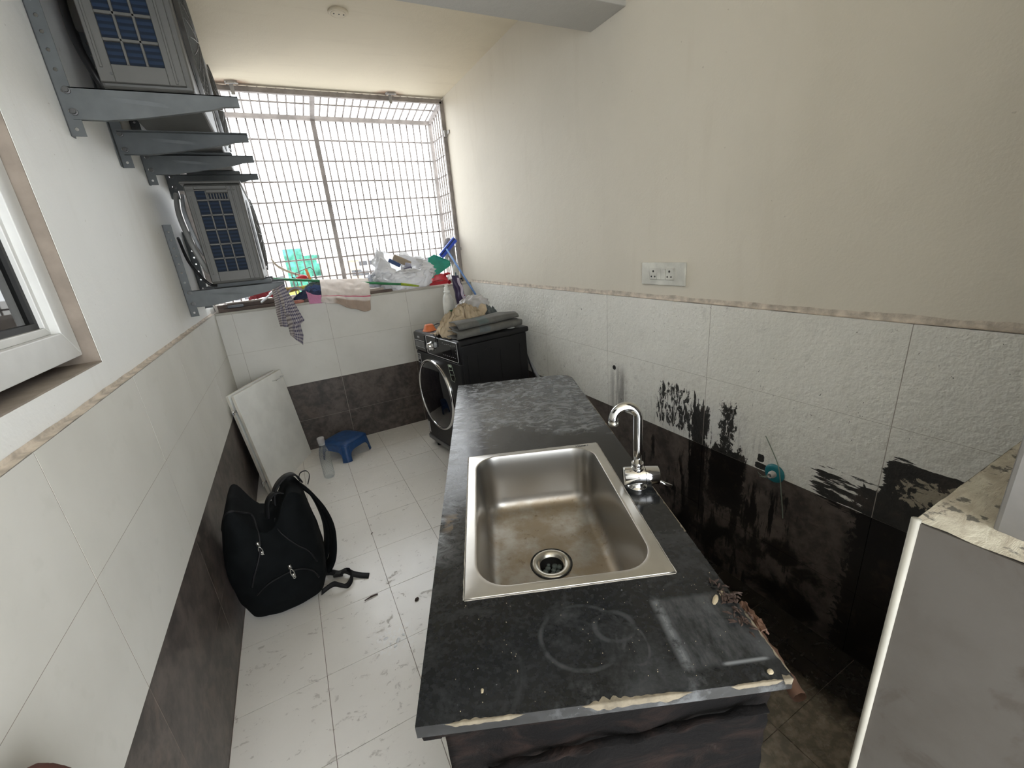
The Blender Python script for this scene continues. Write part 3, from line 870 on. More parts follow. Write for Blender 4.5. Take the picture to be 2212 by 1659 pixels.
# insulated pipes and cables between the wall and the units
m = MB().tube(spline([(-.60, 3.0, 1.86), (-.585, 2.80, 1.74), (-.565, 2.72, 1.62), (-.545, 2.70, 1.52), (-.525, 2.72, 1.44), (-.515, 2.78, 1.42)], 6), .013, 10)
tag(m.build('refrigerant_pipe', MAT['pipe_wrap'], smooth=True), 'grey insulated pipe bending down between left wall and lower air conditioner', 'pipe')
m = MB().tube(spline([(-.575, 3.05, 1.86), (-.56, 2.82, 1.76), (-.545, 2.74, 1.66), (-.53, 2.72, 1.57), (-.522, 2.76, 1.52)], 6), .010, 10)
tag(m.build('refrigerant_pipe', MAT['hose'], smooth=True), 'thinner pale pipe behind the grey insulated one at the lower air conditioner', 'pipe')
m = MB().tube(spline([(-.63, 2.86, 1.62), (-.60, 2.74, 1.50), (-.565, 2.70, 1.42), (-.53, 2.68, 1.366), (-.50, 2.70, 1.352)], 6), .008, 8)
tag(m.build('power_cable', MAT['cable'], smooth=True), 'black cable looping below the lower air conditioner', 'cable')
m = MB().tube(spline([(-.648, 2.25, 2.50), (-.62, 2.05, 2.34), (-.60, 1.96, 2.2), (-.575, 1.93, 2.10), (-.56, 1.95, 2.05)], 6), .012, 10)
tag(m.build('power_cable', MAT['cable'], smooth=True), 'black cable behind the upper air conditioner at the top left', 'cable')

# ---------------------------------------------------------------- city outside
struct(MB().box(-500, 500, 20, 900, -16.5, -16).build('ground_outside', MAT['ground']))
def building(label, x0, x1, y, h0, mat, wins, dep=14, roof=None, name='apartment_building'):
    t = thing(name, label, 'building', ((x0+x1)/2, y, -16))
    w = x1-x0
    MB().box(-w/2, w/2, 0, dep, 0, h0+16).build('wall', MAT[mat], t)
    MB().box(-w/2-.3, w/2+.3, -.3, dep+.3, h0+16, h0+16.6).build('roof', MAT['bld_white'], t)
    if roof:
        for (a, b, hh) in roof: MB().box(-w/2+a*w, -w/2+b*w, 2, 7, h0+16.6, h0+16.6+hh).build('roof_room', MAT[mat], t)
    nx, nzz, z0 = wins
    for i in range(nx):
        for j in range(nzz):
            xx = -w/2+(i+.5)*w/nx; zz = z0+16+j*3.1
            if zz+1.4 > h0+16: continue
            MB().box(xx-.7, xx+.7, -.06, .05, zz, zz+1.35).build('window', MAT['bld_win'], t)
    return t
D0 = -.209
def at(rx, y): return -.157+rx*(y-D0)
# green netted tower under construction
y = 80
t = thing('netted_building', 'building wrapped in green scaffold netting seen through the window grill', 'building', (at(.035, y), y, -16))
def net(xa, xb, za, zb, seed):
    m = MB(); c = t.location.x
    n = max(1, int((zb-za)/.9))
    def fn(u, v):
        zz = lerp(za, zb, v)
        sag = .35*abs(sin(pi*v*n/2))
        return (lerp(xa, xb, u)-c, -sag+.25*nz(u*9, v*n*2, seed), zz+16)
    m.grid(fn, 24, n*6)
    m.box(xa-c+.1, xb-c-.1, .5, 10, za+16, zb+16)
    m.build('net_sheet', MAT['net'], t, smooth=True)
net(at(.008, y), at(.042, y), -.5, 1.436+.027*80, 1)
net(at(.008, y), at(.052, y), -4, -.4, 2)
net(at(.038, y), at(.074, y), -1.0, 1.436+.012*80, 3)
net(at(.012, y), at(.064, y), -10, -3.9, 4)
MB().box(-2.5, 2.5, 1, 12, 0, 7).build('base_wall', MAT['bld_tan'], t)
building('pale cream low building right of the green netting', at(.079, 70), at(.128, 70), 70, 1.436-.006*70, 'bld_cream', (3, 3, -11), dep=8)
building('tan building with balconies behind the grill mullion', at(.134, 110), at(.150, 110), 110, 1.436-.006*110, 'bld_tan', (2, 3, -9))
building('white apartment block left of the plastic bag outside', at(.145, 150), at(.215, 150), 150, 1.436+.002*150, 'bld_white', (6, 3, -7.5), roof=[(.2, .4, 2.5), (.7, .8, 3)])
building('low white building far behind the plastic bag outside', at(.21, 130), at(.34, 130), 130, 1.436-.004*130, 'bld_white', (9, 3, -8), roof=[(.1, .25, 2)])
building('white building at the left edge of the window view', at(-.13, 120), at(.002, 120), 120, 1.436-.012*120, 'bld_white', (8, 3, -9))
for (rx, y, r, h, lab) in ((.0, 55, 1.5, -2.5, 'yellow green treetop below the green netting outside'), (.014, 60, 1.2, -2.9, 'small yellow green treetop beside the scaffold netting')):
    t = thing('tree', lab, 'tree', (at(rx, y), y, -16))
    m = MB()
    def fn(u, v):
        a = 2*pi*u; b = pi*v
        k = r*(1+.35*nz(cos(a)*2*sin(b)+5, sin(a)*2*sin(b), cos(b)*2+y))
        return (k*1.2*sin(b)*cos(a), k*sin(b)*sin(a), h+16+k*cos(b)*.8)
    m.grid(fn, 20, 12, True).build('crown', MAT['tree'], t)
    MB().tube([(0,0,0), (0,0,h+16)], .2, 6).build('trunk', MAT['plank'], t)
# ---------------------------------------------------------------- counter, sink, tap
CZ = .755
CLOC, CRZ = (-.132, .278), radians(-23.2)
def rr(u0, u1, v0, v1, r, n=8):
    out = []
    for (cu, cv, a0) in ((u1-r, v1-r, 0), (u0+r, v1-r, pi/2), (u0+r, v0+r, pi), (u1-r, v0+r, 3*pi/2)):
        for k in range(n+1):
            a = a0+k*pi/2/n; out.append((cu+r*cos(a), cv+r*sin(a)))
    return out
ct = thing('worktop', 'long black granite worktop with dusty haze, set at an angle to the wall', 'worktop', (CLOC[0], CLOC[1], CZ), CRZ)
m = MB(); T = -.024
HU0, HU1, HV0, HV1 = .078, .503, .240, .837
m.prism([(0, 0), (.592, -.008), (.592, HV0), (0, HV0)], 'z', T, 0)
m.prism([(0, HV0), (HU0, HV0), (HU0, HV1), (0, HV1)], 'z', T, 0)
m.prism([(HU1, HV0), (.592, HV0), (.592, HV1), (HU1, HV1)], 'z', T, 0)
far = [(0, HV1), (.592, HV1)] + [(.592-.07+.07*cos(a), 1.66-.07+.07*sin(a)) for a in [k*pi/16 for k in range(9)]] + [(0, 1.66)]
m.prism(far, 'z', T, 0)
m.build('slab', MAT['granite'], ct)
MB().box(.006, .036, .004, 1.62, T-.016, T-.0005).build('edge_batten', MAT['char'], ct, bevel=.002)
MB().prism([(.006, .004), (.034, .003), (.585, -.002), (.59, .05), (.006, .05)], 'z', T-.010, T-.0005).build('edge_batten', MAT['char'], ct)
# chipped pale patches along the near edge
def chip(ua, ub, seed, hmax, dmax):
    def fn(u, v):
        x = lerp(ua, ub, u); vv = -.0018-.0135*x
        env = min(1, 6*u, 6*(1-u))
        h = hmax*env*(.55+.6*abs(nz(x*45, seed))); d = dmax*env*(.3+.9*abs(nz(x*60, seed+3)))
        if v < .5: return (x, vv-.0010*env-.001*nz(x*90, v*9, seed), -h*(1-2*v)+.0004)
        return (x, vv+d*(v-.5)*2, .0007*env+.0001)
    MB().grid(fn, 50, 6).build('edge_chip', MAT['chip'], ct, smooth=True)
chip(.045, .168, 1, .010, .006); chip(.255, .43, 2, .017, .012); chip(.49, .575, 3, .010, .008); chip(.575, .591, 5, .016, .02)
def chipr(va, vb, seed):
    def fn(u, v):
        y = lerp(va, vb, u); w = .006*(.3+abs(nz(y*50, seed)))
        if v < .5: return (.5932, y, -.012*(1-2*v))
        return (.5930-w*(v-.5)*2, y, .0006)
    MB().grid(fn, 60, 4).build('edge_chip', MAT['chip'], ct, smooth=True)
chipr(.0, .12, 3); chipr(.35, .55, 4); chipr(.9, 1.3, 6)
# brown plank hanging loose under the right edge
pl = thing('loose_batten', 'reddish brown wooden batten sticking out under the right edge of the black worktop', 'batten', (CLOC[0], CLOC[1], CZ), CRZ)
m = MB()
m.grid(lambda u, v: (.605+.012*cos(2*pi*u)+.006*nz(v*9, 2), lerp(-.012, .13, v), -.030+.012*sin(2*pi*u)-.012*(1-v)+.005*nz(v*14, u*2)), 8, 16, True)
m.build('plank', MAT['ply'], pl, smooth=True)
m = MB()
m.grid(lambda u, v: (.598+.02*u+.006*nz(u*5, v*7), lerp(.085, .15, v), -.022+.012*sin(pi*u)+.01*nz(u*6, v*9, 3)), 8, 8).build('splinter', MAT['ply'], pl, solid=.003)

# cabinet carcass under the worktop
cb = thing('counter_base', 'charred black cabinet base under the granite worktop', 'cabinet', (CLOC[0], CLOC[1], 0), CRZ)
def front_fn(u, v):
    z = lerp(0, .72, v); ur = .575+.008*nz(z*7, 1)-.006*abs(nz(z*22, 5)); ul = .040+.006*nz(z*9, 8)
    x = lerp(ul, ur, u)
    y = .018-.010*max(0, nz(x*7, z*9, 2))-.006*nz(x*16, z*26, 4)
    return (x, y, z)
MB().grid(front_fn, 50, 60).build('end_panel', MAT['char'], cb, smooth=True, solid=.012)
# torn veneer ridge
def vfn(u, v):
    x = lerp(.10, .56, u); zc = .640+.05*u+.012*nz(x*16, 3)
    return (x, .004-.012*sin(pi*v)-.006*nz(x*30, v*3), zc-.016*v*(.4+abs(nz(x*22, 6))))
MB().grid(vfn, 60, 5).build('torn_veneer', MAT['char'], cb, smooth=True, solid=.002)
MB().box(.040, .055, .03, 1.60, 0, .72).build('side_panel', MAT['char'], cb)
MB().box(.560, .575, .03, 1.60, 0, .72).build('side_panel', MAT['char'], cb)
MB().box(.055, .560, 1.585, 1.60, 0, .72).build('back_panel', MAT['char'], cb)

# sink
sk = thing('sink', 'rectangular stainless steel sink set into the black worktop', 'sink', (CLOC[0], CLOC[1], CZ), CRZ)
SU0, SU1, SV0, SV1 = .069, .512, .231, .846
BU0, BU1, BV0, BV1 = .094, .486, .252, .826
N = 10
outer_sq = []
inner = rr(BU0, BU1, BV0, BV1, .075, N)
cu, cv = (SU0+SU1)/2, (SV0+SV1)/2
def sqpt(u, v):
    # push the inner loop point out to the rectangular rim
    du, dv = u-cu, v-cv
    hu, hv = (SU1-SU0)/2, (SV1-SV0)/2
    k = min(hu/abs(du) if abs(du) > 1e-6 else 9, hv/abs(dv) if abs(dv) > 1e-6 else 9)
    return (cu+du*k, cv+dv*k)
def loft(loops):
    n = len(loops[0]); vs = [p for l in loops for p in l]; fs = []
    for i in range(len(loops)-1):
        for k in range(n):
            fs.append((i*n+k, i*n+(k+1) % n, (i+1)*n+(k+1) % n, (i+1)*n+k))
    return vs, fs
o0 = []
for (u, v) in inner:
    p = sqpt(u, v)
    o0.append(p)
# snap nearest loop points to the four corners
for c in ((SU0, SV0), (SU1, SV0), (SU0, SV1), (SU1, SV1)):
    i = min(range(len(o0)), key=lambda i: (o0[i][0]-c[0])**2+(o0[i][1]-c[1])**2); o0[i] = c
L0 = [(p[0], p[1], .0004) for p in o0]; L1 = [(p[0], p[1], .0022) for p in o0]
L2 = [(lerp(p[0], q[0], .06), lerp(p[1], q[1], .06), .0027) for p, q in zip(o0, inner)]
L3 = [(q[0], q[1], .0027) for q in rr(BU0-.006, BU1+.006, BV0-.006, BV1+.006, .079, N)]
L4 = [(q[0], q[1], .0040) for q in rr(BU0-.002, BU1+.002, BV0-.002, BV1+.002, .076, N)]
L5 = [(q[0], q[1], .0025) for q in rr(BU0+.001, BU1-.001, BV0+.001, BV1-.001, .074, N)]
m = MB(); m.add(*loft([L0, L1, L2, L3, L4, L5])); m.build('rim', MAT['steel_rim'], sk, smooth=True)
loops = [L5]
def bl(ins, z, r): return [(q[0], q[1], z) for q in rr(BU0+ins, BU1-ins, BV0+ins, BV1-ins, r, N)]
loops += [bl(.004, -.008, .073), bl(.007, -.03, .070), bl(.012, -.09, .066), bl(.016, -.145, .062), bl(.019, -.163, .060), bl(.026, -.178, .056), bl(.036, -.187, .050), bl(.050, -.191, .042)]
last = loops[-1]; DC = (.288, .522)
def toward(f, rmin):
    out = []
    for p in last:
        d = Vector((p[0]-DC[0], p[1]-DC[1])); a = d.normalized(); r = lerp(d.length, rmin, f)
        out.append((DC[0]+a.x*r, DC[1]+a.y*r, -.191-.006*f))
    return out
loops += [toward(.33, .056), toward(.66, .056), toward(1, .056)]
m = MB(); m.add(*loft(loops)); m.build('basin', MAT['steel'], sk, smooth=True)
dr = MB().lathe([(.057, -.001), (.055, .0035), (.050, .0045), (.041, .003), (.037, -.003), (.034, -.006)], 40, (DC[0], DC[1], -.197), cap=False).build('drain_ring', MAT['steel_plain'], sk, smooth=True)
MB().lathe([(.034, -.006), (.033, -.05), (.0, -.052)], 32, (DC[0], DC[1], -.197), cap=False).build('drain_cup', MAT['rubber'], dr, smooth=True)
m = MB(); rs_ = random.Random(5)
for k in range(9):
    a = k*2.4; rr_ = .006+.021*sqrt(k/9); q_ = rs_.uniform(.006, .010)
    m.lathe([(q_, 0), (q_*.8, q_*.5), (0, q_*.6)], 9, (DC[0]+rr_*cos(a), DC[1]+rr_*sin(a), -.222))
m.build('strainer_debris', MAT['slate'], dr, smooth=True)
m = MB().tube([(DC[0]+.0585*cos(a), DC[1]+.0585*sin(a), -.1955) for a in [k*2*pi/40 for k in range(40)]], .0022, 6, closed=True)
m.build('gasket', MAT['rubber'], sk, smooth=True)
# sealant bead around the rim
def bead(a, b, seed):
    a, b = Vector(a), Vector(b); n = 60; pts = []; rs = []
    for k in range(n+1):
        t = k/n; p = a.lerp(b, t); w = nz(t*30, seed)
        pts.append(p+Vector((.001*w, .001*nz(t*25, seed+5), 0))); rs.append(.0012+.0013*abs(nz(t*40, seed+9)))
    MB().tube(pts, rs, 6).build('sealant', MAT['grout_light'], sk, smooth=True)
bead((SU0, SV0-.002, .0005), (SU1, SV0-.002, .0005), 1); bead((SU0-.002, SV0, .0005), (SU0-.002, SV1, .0005), 2)
bead((SU1+.002, SV0, .0005), (SU1+.002, SV1, .0005), 3); bead((SU0, SV1+.002, .0005), (SU1, SV1+.002, .0005), 4)
# engraved maker's scribble on the far right corner of the rim
m = MB()
for k in range(7):
    u = .437+k*.0066; pts = [(u+.0035*t+.002*sin(6*t+k), .834+.004*sin(9*t+k*1.7), .0031) for t in [i/8 for i in range(9)]]
    m.tube(pts, .0006, 4)
m.build('engraved_mark', MAT['bolt'], sk)

fa = thing('faucet', 'chrome swan-neck faucet standing right of the steel sink', 'faucet', (CLOC[0], CLOC[1], CZ), CRZ)
FU, FV = .552, .560
fm = Matrix.Translation((FU, FV, 0))
MB().lathe([(.027, .0), (.027, .003), (.0225, .006), (.0185, .012), (.0185, .03), (.0, .03)], 32).xf(fm).build('base', MAT['chrome'], fa, smooth=True, bevel=.0008)
fb = Matrix.Translation((FU, FV, .034)) @ Matrix.Rotation(radians(-8), 4, 'Z')
MB().lathe([(.0, -.038), (.0240, -.038), (.0255, -.0365), (.0255, .019)], 36, ax='x', cap=False).xf(fb).build('valve_body', MAT['chrome'], fa, smooth=True)
MB().lathe([(.0243, .019), (.0243, .0205)], 36, ax='x', cap=False).xf(fb).build('dark_joint', MAT['rubber'], fa, smooth=True)  # dark ring at the joint of valve body and handle
hd = MB().lathe([(.0255, .0205), (.0255, .056), (.0240, .0575), (.0, .0575)], 36, ax='x', cap=False).xf(fb).build('handle', MAT['chrome'], fa, smooth=True)
MB().tube([(.050, -.003, -.014), (.068, -.006, -.022), (.092, -.010, -.032)], [.0048, .0044, .0046], 12).xf(fb).build('lever', MAT['chrome'], hd, smooth=True)
MB().lathe([(.0175, .0), (.0175, .012), (.0135, .013), (.0135, .018), (.0165, .0185), (.0165, .026), (.0, .026)], 28).xf(Matrix.Translation((FU, FV, .050))).build('collar', MAT['chrome'], fa, smooth=True, bevel=.0006)
R = .033
pts = [(0, 0, .07), (0, 0, .12), (0, 0, .17), (0, 0, .213)]
pts += [(-R+R*cos(a), .05*(R-R*cos(a)), .213+R*sin(a)) for a in [k*pi/14 for k in range(1, 15)]] + [(-2*R, .0033, .205)]
MB().tube(pts, .0128, 20).xf(fm).build('spout', MAT['chrome'], fa, smooth=True)
MB().lathe([(.0112, .0), (.0134, .0), (.0134, .010), (.0112, .010)], 20, cap=False).xf(Matrix.Translation((FU-2*R, FV+.0033, .196))).build('aerator', MAT['steel_plain'], fa, smooth=True)

# debris on the worktop
def local_to_world(u, v, z=CZ):
    c, s = cos(CRZ), sin(CRZ)
    return (CLOC[0]+u*c-v*s, CLOC[1]+u*s+v*c, z)
rng = random.Random(3)
def flake(name, label, cat, u, v, L, w, h, mat, rz, seed, group=None, z=None):
    def fn(a, b):
        ang = 2*pi*a; rad = 1+.35*nz(cos(ang)*2, sin(ang)*2, seed)
        k = sin(pi*b)**.6 if 0 < b < 1 else 0
        return (L/2*rad*k*cos(ang), w/2*rad*k*sin(ang), h*(1-b))
    o = MB().grid(fn, 10, 4, True).build(name, MAT[mat], smooth=False)
    o.location = local_to_world(u, v) if z is None else (u, v, z); o.rotation_euler = (0, 0, rz)
    tag(o, label, cat, group); return o
flake('wood_chip', 'pale wood chip on the right edge of the worktop, beside dark shavings', 'wood chip', .553, .150, .028, .010, .006, 'crust', .4, 1)
flake('wood_chip', 'pale wood chip touching the dark shavings at the worktop edge', 'wood chip', .572, .158, .020, .012, .008, 'crust', 1.0, 2)
flake('plaster_crumb', 'cream plaster crumb at the near right corner of the worktop', 'crumb', .562, .004, .012, .010, .006, 'crust', .3, 4)
flake('plaster_crumb', 'small yellowish crumb near the left end of the worktop', 'crumb', .103, .040, .008, .005, .003, 'crust', 1.2, 7)
def shavings(name, label, u, v, n, spread, seed):
    m = MB(); r = random.Random(seed)
    for i in range(n):
        a = r.uniform(0, 2*pi); du, dv = r.gauss(0, spread), r.gauss(0, spread*1.5); L = r.uniform(.006, .016)
        x, y = du, dv; z = r.uniform(.001, .006)
        m.tube([(x, y, z), (x+L*.5*cos(a), y+L*.5*sin(a), z+.003), (x+L*cos(a), y+L*sin(a), z+r.uniform(-.0, .004))], [.0012, .0022, .0008], 5)
    o = m.build(name, MAT['leaf']); o.location = local_to_world(u, v); o.rotation_euler = (0, 0, CRZ)
    tag(o, label, 'shavings', kind='stuff')
shavings('wood_shavings', 'dark brown wood shavings heaped at the right edge of the worktop', .578, .155, 46, .009, 1)
shavings('wood_shavings', 'smaller reddish brown wood shavings on the dusty patch of the worktop', .573, .100, 22, .008, 2)
m = MB(); r = random.Random(11)
for i in range(80):
    u, v = r.uniform(.05, .58), r.uniform(.01, .22); q = r.uniform(.0003, .0009)
    m.lathe([(q, 0), (q*.6, q), (0, q*1.1)], 5, (u, v, 0))
o = m.build('plaster_crumbs', MAT['crust']); o.location = (CLOC[0], CLOC[1], CZ+.0003); o.rotation_euler = (0, 0, CRZ)
tag(o, 'tiny pale plaster crumbs scattered over the near end of the worktop', 'crumbs', kind='stuff')

# ---------------------------------------------------------------- washing machine
MW, MD, MH = .655, .548, .90
wm = thing('washing_machine', 'black front-loading washing machine in the corner with round glass door', 'washing machine', (.687, 2.183, 0), radians(8.5))
MB().box(.012, MD-.02, .006, MW-.006, .075, MH-.035).build('body', MAT['mach'], wm, bevel=.012, seg=3)
MB().box(.0, MD, .0, MW, MH-.038, MH).build('top_lid', MAT['mach'], wm, bevel=.013, seg=4)
# embossed side ridges
m = MB()
for (x, z0, z1) in ((.05, .12, .80), (.125, .30, .79), (.30, .30, .79), (.46, .12, .80)):
    m.box(x, x+.006, .0025, .008, z0, z1)
m.tube([(.21+.03*cos(a), .006, .80+.02*sin(a)) for a in [k*pi/10 for k in range(11)]], .003, 6)
m.build('side_ridges', MAT['mach'], wm, bevel=.001)
# front shell
MB().box(-.006, .02, .004, MW-.004, .078, .752).build('front_panel', MAT['mach'], wm, bevel=.006, seg=3)
cp = MB().box(-.010, .014, .002, MW-.002, .757, .893).build('control_panel', MAT['mach_gloss'], wm, bevel=.008, seg=3)
m = MB()
def outline(y0, y1, z0, z1, r, t, x=-.0108):
    pts = [(x, p[0], p[1]) for p in rr(y0, y1, z0, z1, r, 5)]
    m.tube(pts, t, 5, closed=True)
outline(.010, .445, .764, .889, .012, .0016)
m.build('chrome_outline', MAT['print'], cp, smooth=True)
dw = MB().box(-.014, .0, .462, .642, .765, .885).build('detergent_drawer', MAT['mach_gloss'], wm, bevel=.004)
m = MB().box(-.0152, -.0138, .480, .628, .838, .841).box(-.0152, -.0138, .480, .628, .790, .792)
m.build('drawer_line', MAT['print'], dw)
MB().box(-.0150, -.0138, .482, .626, .795, .832).build('drawer_grip', MAT['mach_base'], dw, bevel=.001)
# three bar letters of the maker's mark
m = MB(); s = .0055; x0, x1 = -.0152, -.0140
def lbar(y, z, w, h): m.box(x0, x1, y, y+w, z, z+h)
ys = .575
lbar(ys, .857, s*.5, s*2.4)
ys -= .010; lbar(ys, .857, s*.5, s*2.4); lbar(ys-s, .857+s*2, s, s*.45); lbar(ys-s*.8, .857+s, s*.8, s*.45)
ys -= .012; lbar(ys, .857, s*.5, s*2.4); lbar(ys-s, .857+s*2, s, s*.4); lbar(ys-s, .857+s, s, s*.4); lbar(ys-s, .857, s, s*.4); lbar(ys-s*1.2, .857+s*.3, s*.4, s*.7); lbar(ys-s*1.2, .857+s*1.3, s*.4, s*.7)
m.build('maker_mark', MAT['print'], dw)
kn = MB().lathe([(.0, -.028), (.022, -.028), (.0245, -.024), (.0255, -.003), (.032, -.002), (.033, .0)], 32, (-.010, .375, .822), 'x', cap=False).build('program_knob', MAT['chrome'], wm, smooth=True)
m = MB()
for i in range(6):
    m.box(-.0112, -.0100, .318-.002*i, .334-.002*i, .848-.010*i, .8492-.010*i)
for i in range(7): m.box(-.0112, -.0100, .035+.026*i, .047+.026*i, .868-(i % 3)*.003, .8693-(i % 3)*.003)
for i in range(7): m.box(-.0112, -.0100, .040+.026*i, .052+.026*i, .788+(i % 2)*.002, .7893+(i % 2)*.002)
for z in (.82, .84): m.box(-.0112, -.0100, .028, .036, z, z+.0013)
m.build('panel_print', MAT['print'], cp)
MB().box(-.0112, -.0102, .09, .27, .80, .855).build('display', MAT['mach_glass'], cp)
# door
DY, DZ, DR = .405, .462, .262
dd = MB().lathe([(.0, -.036), (DR*.45, -.034), (DR*.75, -.027), (DR*.93, -.016)], 64, (-.004, DY, DZ), 'x', cap=False).build('door_glass', MAT['mach_glass'], wm, smooth=True)
MB().lathe([(DR*.925, -.012), (DR*.93, -.020), (DR*.955, -.024), (DR*.985, -.020), (DR, -.010), (DR*1.005, .003)], 64, (-.004, DY, DZ), 'x', cap=False).build('door_ring', MAT['chrome'], dd, smooth=True)
MB().lathe([(DR*1.005, .004), (DR*1.04, .002), (DR*1.06, .006)], 64, (-.004, DY, DZ), 'x', cap=False).build('door_seat', MAT['mach_gloss'], wm, smooth=True)
# feature sticker beside the door and rating label
st = MB().prism([(.170, .728), (.120, .735), (.088, .650), (.102, .618), (.142, .622)], 'x', -.0072, -.0062).build('feature_sticker', MAT['mach_gloss'], wm)
m = MB()
for (a, b) in (((.168, .726), (.121, .732)), ((.121, .732), (.090, .650)), ((.090, .650), (.103, .620)), ((.103, .620), (.141, .624)), ((.141, .624), (.168, .726)), ((.155, .690), (.112, .697)), ((.149, .660), (.100, .668))):
    m.tube([(-.0074, *a), (-.0074, *b)], .0011, 5)
m.box(-.0080, -.0072, .128, .158, .714, .727)
m.build('sticker_line', MAT['sticker'], st)
lab = MB().box(-.0072, -.0062, .585, .640, .665, .735).build('capacity_label', MAT['mach_gloss'], wm)
m = MB()
for (a, b) in (((.588, .732), (.637, .732)), ((.588, .668), (.637, .668)), ((.588, .668), (.588, .732)), ((.637, .668), (.637, .732)), ((.625, .715), (.612, .715)), ((.612, .715), (.625, .690)), ((.625, .690), (.612, .690)), ((.600, .715), (.600, .690))):
    m.tube([(-.0074, *a), (-.0074, *b)], .0011, 5)
m.build('label_line', MAT['print'], lab)
MB().box(-.0072, -.0062, .615, .648, .10, .19).build('rating_label', MAT['print'], wm)
# stand
sd = MB().box(-.012, MD-.005, -.004, MW+.004, .045, .078).build('stand', MAT['mach_base'], wm, bevel=.006)
for (x, y) in ((.03, .09), (.03, MW-.09), (MD-.06, .09), (MD-.06, MW-.09)):
    MB().lathe([(.020, 0), (.020, .010), (.009, .013), (.009, .046)], 16, (x, y, 0)).build('foot', MAT['rubber'], sd)
m = MB().tube(spline([(MD-.02, .06, .70), (MD+.03, .03, .60), (MD+.02, -.05, .53), (MD-.04, -.20, .50), (MD-.07, -.38, .42)], 6), .011, 10)
m.build('drain_hose', MAT['hose'], wm, smooth=True)
m = MB().tube(spline([(MD-.02, .04, .74), (MD+.005, .02, .62), (MD+.02, .0, .50), (MD+.02, .02, .30)], 6), .005, 8)
m.build('power_cord', MAT['cable'], wm, smooth=True)

# things on the machine (local frame of the machine turned to world)
MM = Matrix.Translation((.687, 2.183, MH)) @ Matrix.Rotation(radians(8.5), 4, 'Z')
def on_m(x, y, z=0): return tuple(MM @ Vector((x, y, z)))
def mthing(name, label, cat, x, y, rz=0, group=None): return thing(name, label, cat, on_m(x, y), radians(8.5)+rz, group)
t = mthing('bowl', 'small orange plastic bowl turned upside down on the washing machine', 'bowl', .060, .520)
MB().lathe([(.048, .0), (.050, .001), (.0495, .004), (.045, .006), (.031, .040), (.029, .043), (.0, .043)], 32).build('shell', MAT['orange'], t, smooth=True, bevel=.0008)
MB().lathe([(.024, .0432), (.024, .0450), (.020, .0450), (.020, .0432)], 28, cap=False).build('foot_ring', MAT['orange'], t, smooth=True)
# folded grey mats
def fold(name, label, y0, z0, x0, x1, wid, hgt, mat, mat2, skew, seed):
    t = mthing(name, label, 'cloth', x0, y0)
    L = x1-x0
    prof = []
    n = 26
    for k in range(n):
        a = k/(n-1)
        if a < .45: prof.append((wid*(1-a/.45), hgt*.12+.003*sin(a*20)))
        elif a < .62:
            b = (a-.45)/.17*pi; prof.append((-.012*sin(b)*1.3, hgt*.12+hgt*.40*(1-cos(b))))
        else: prof.append((wid*.86*(a-.62)/.38, hgt*.92+.006*sin((a-.62)*9)))
    def fn(u, v):
        p = prof[min(n-1, int(v*(n-1)+.5))]; x = u*L
        w = nz(x*6, v*4, seed)*.006
        taper = 1-.25*sst(.75, 1, u)
        return (x+skew*p[0]*.6-.02*nz(v*5, seed), p[0]*taper+w, z0+max(.002, p[1]*taper+nz(x*9, v*5, seed+2)*.004+.01*u*u))
    MB().grid(fn, 34, n-1).build('sheet', MAT[mat], t, smooth=True, solid=.005)
    def fn2(u, v):
        p = prof[int(lerp(.45, .75, v)*(n-1)+.5)]; x = L*(.32+.16*u)
        q = fn(x/L, lerp(.45, .75, v)); return (q[0], q[1]-.0045*(1 if v < .5 else .3), q[2]+.004)
    MB().grid(fn2, 8, 8).build('darker_patch', MAT[mat2], t, smooth=True)
fold('folded_mat', 'lower folded grey mat lying along the near edge of the washing machine', .012, .002, .005, .50, .16, .050, 'greycloth', 'greycloth2', .1, 1)
fold('folded_mat', 'upper folded grey mat resting on the lower one on the machine', .040, .052, .02, .485, .15, .046, 'greycloth', 'slate', .25, 2)
t = mthing('crumpled_cloth', 'dark grey crumpled cloth at the back corner of the washing machine', 'cloth', .42, .30)
def heap(t, name, mat, rx, ry, h, seed, f1=7, amp=.35, n=40, solid=.003, sharp=1.0):
    def fn(u, v):
        x, y = (u-.5)*2, (v-.5)*2
        d = min(1, sqrt(x*x+y*y)/1.05)
        base = h*(1-d**2)**.8 if d < 1 else 0
        rid = 1-abs(nz(x*f1*.35+seed, y*f1*.35, seed))*2.2
        rid2 = 1-abs(nz(x*f1+seed, y*f1, seed+4))*2
        z = base*(1-amp+amp*1.5*max(0, rid))+.012*max(0, rid2)*sharp*(1-.5*d)
        wob = 1+.16*nz(x*2+seed, y*2, 9)
        return (x*rx*wob, y*ry*wob, max(.001, z))
    return MB().grid(fn, n, n).build(name, MAT[mat], t, smooth=True, solid=solid)
heap(t, 'sheet', 'greycloth2', .11, .10, .115, 3)
t = mthing('crumpled_cloth', 'beige crumpled cloth heaped on the grey mats on the machine', 'cloth', .19, .235)
heap(t, 'sheet', 'tan', .20, .13, .135, 11, 11, .62, n=56, sharp=1.6)
m = MB()
m.grid(lambda u, v: (lerp(.06, .17, u)+.012*v, -.03+.05*v, .09+.075*u*v+.018*sin(u*7+v*3)+.02*(1-v)), 12, 10)
m.build('peak_fold', MAT['tan'], t, smooth=True, solid=.003)
t = mthing('crumpled_bag', 'clear crumpled plastic bag behind the beige cloth on the machine', 'plastic bag', .33, .415)
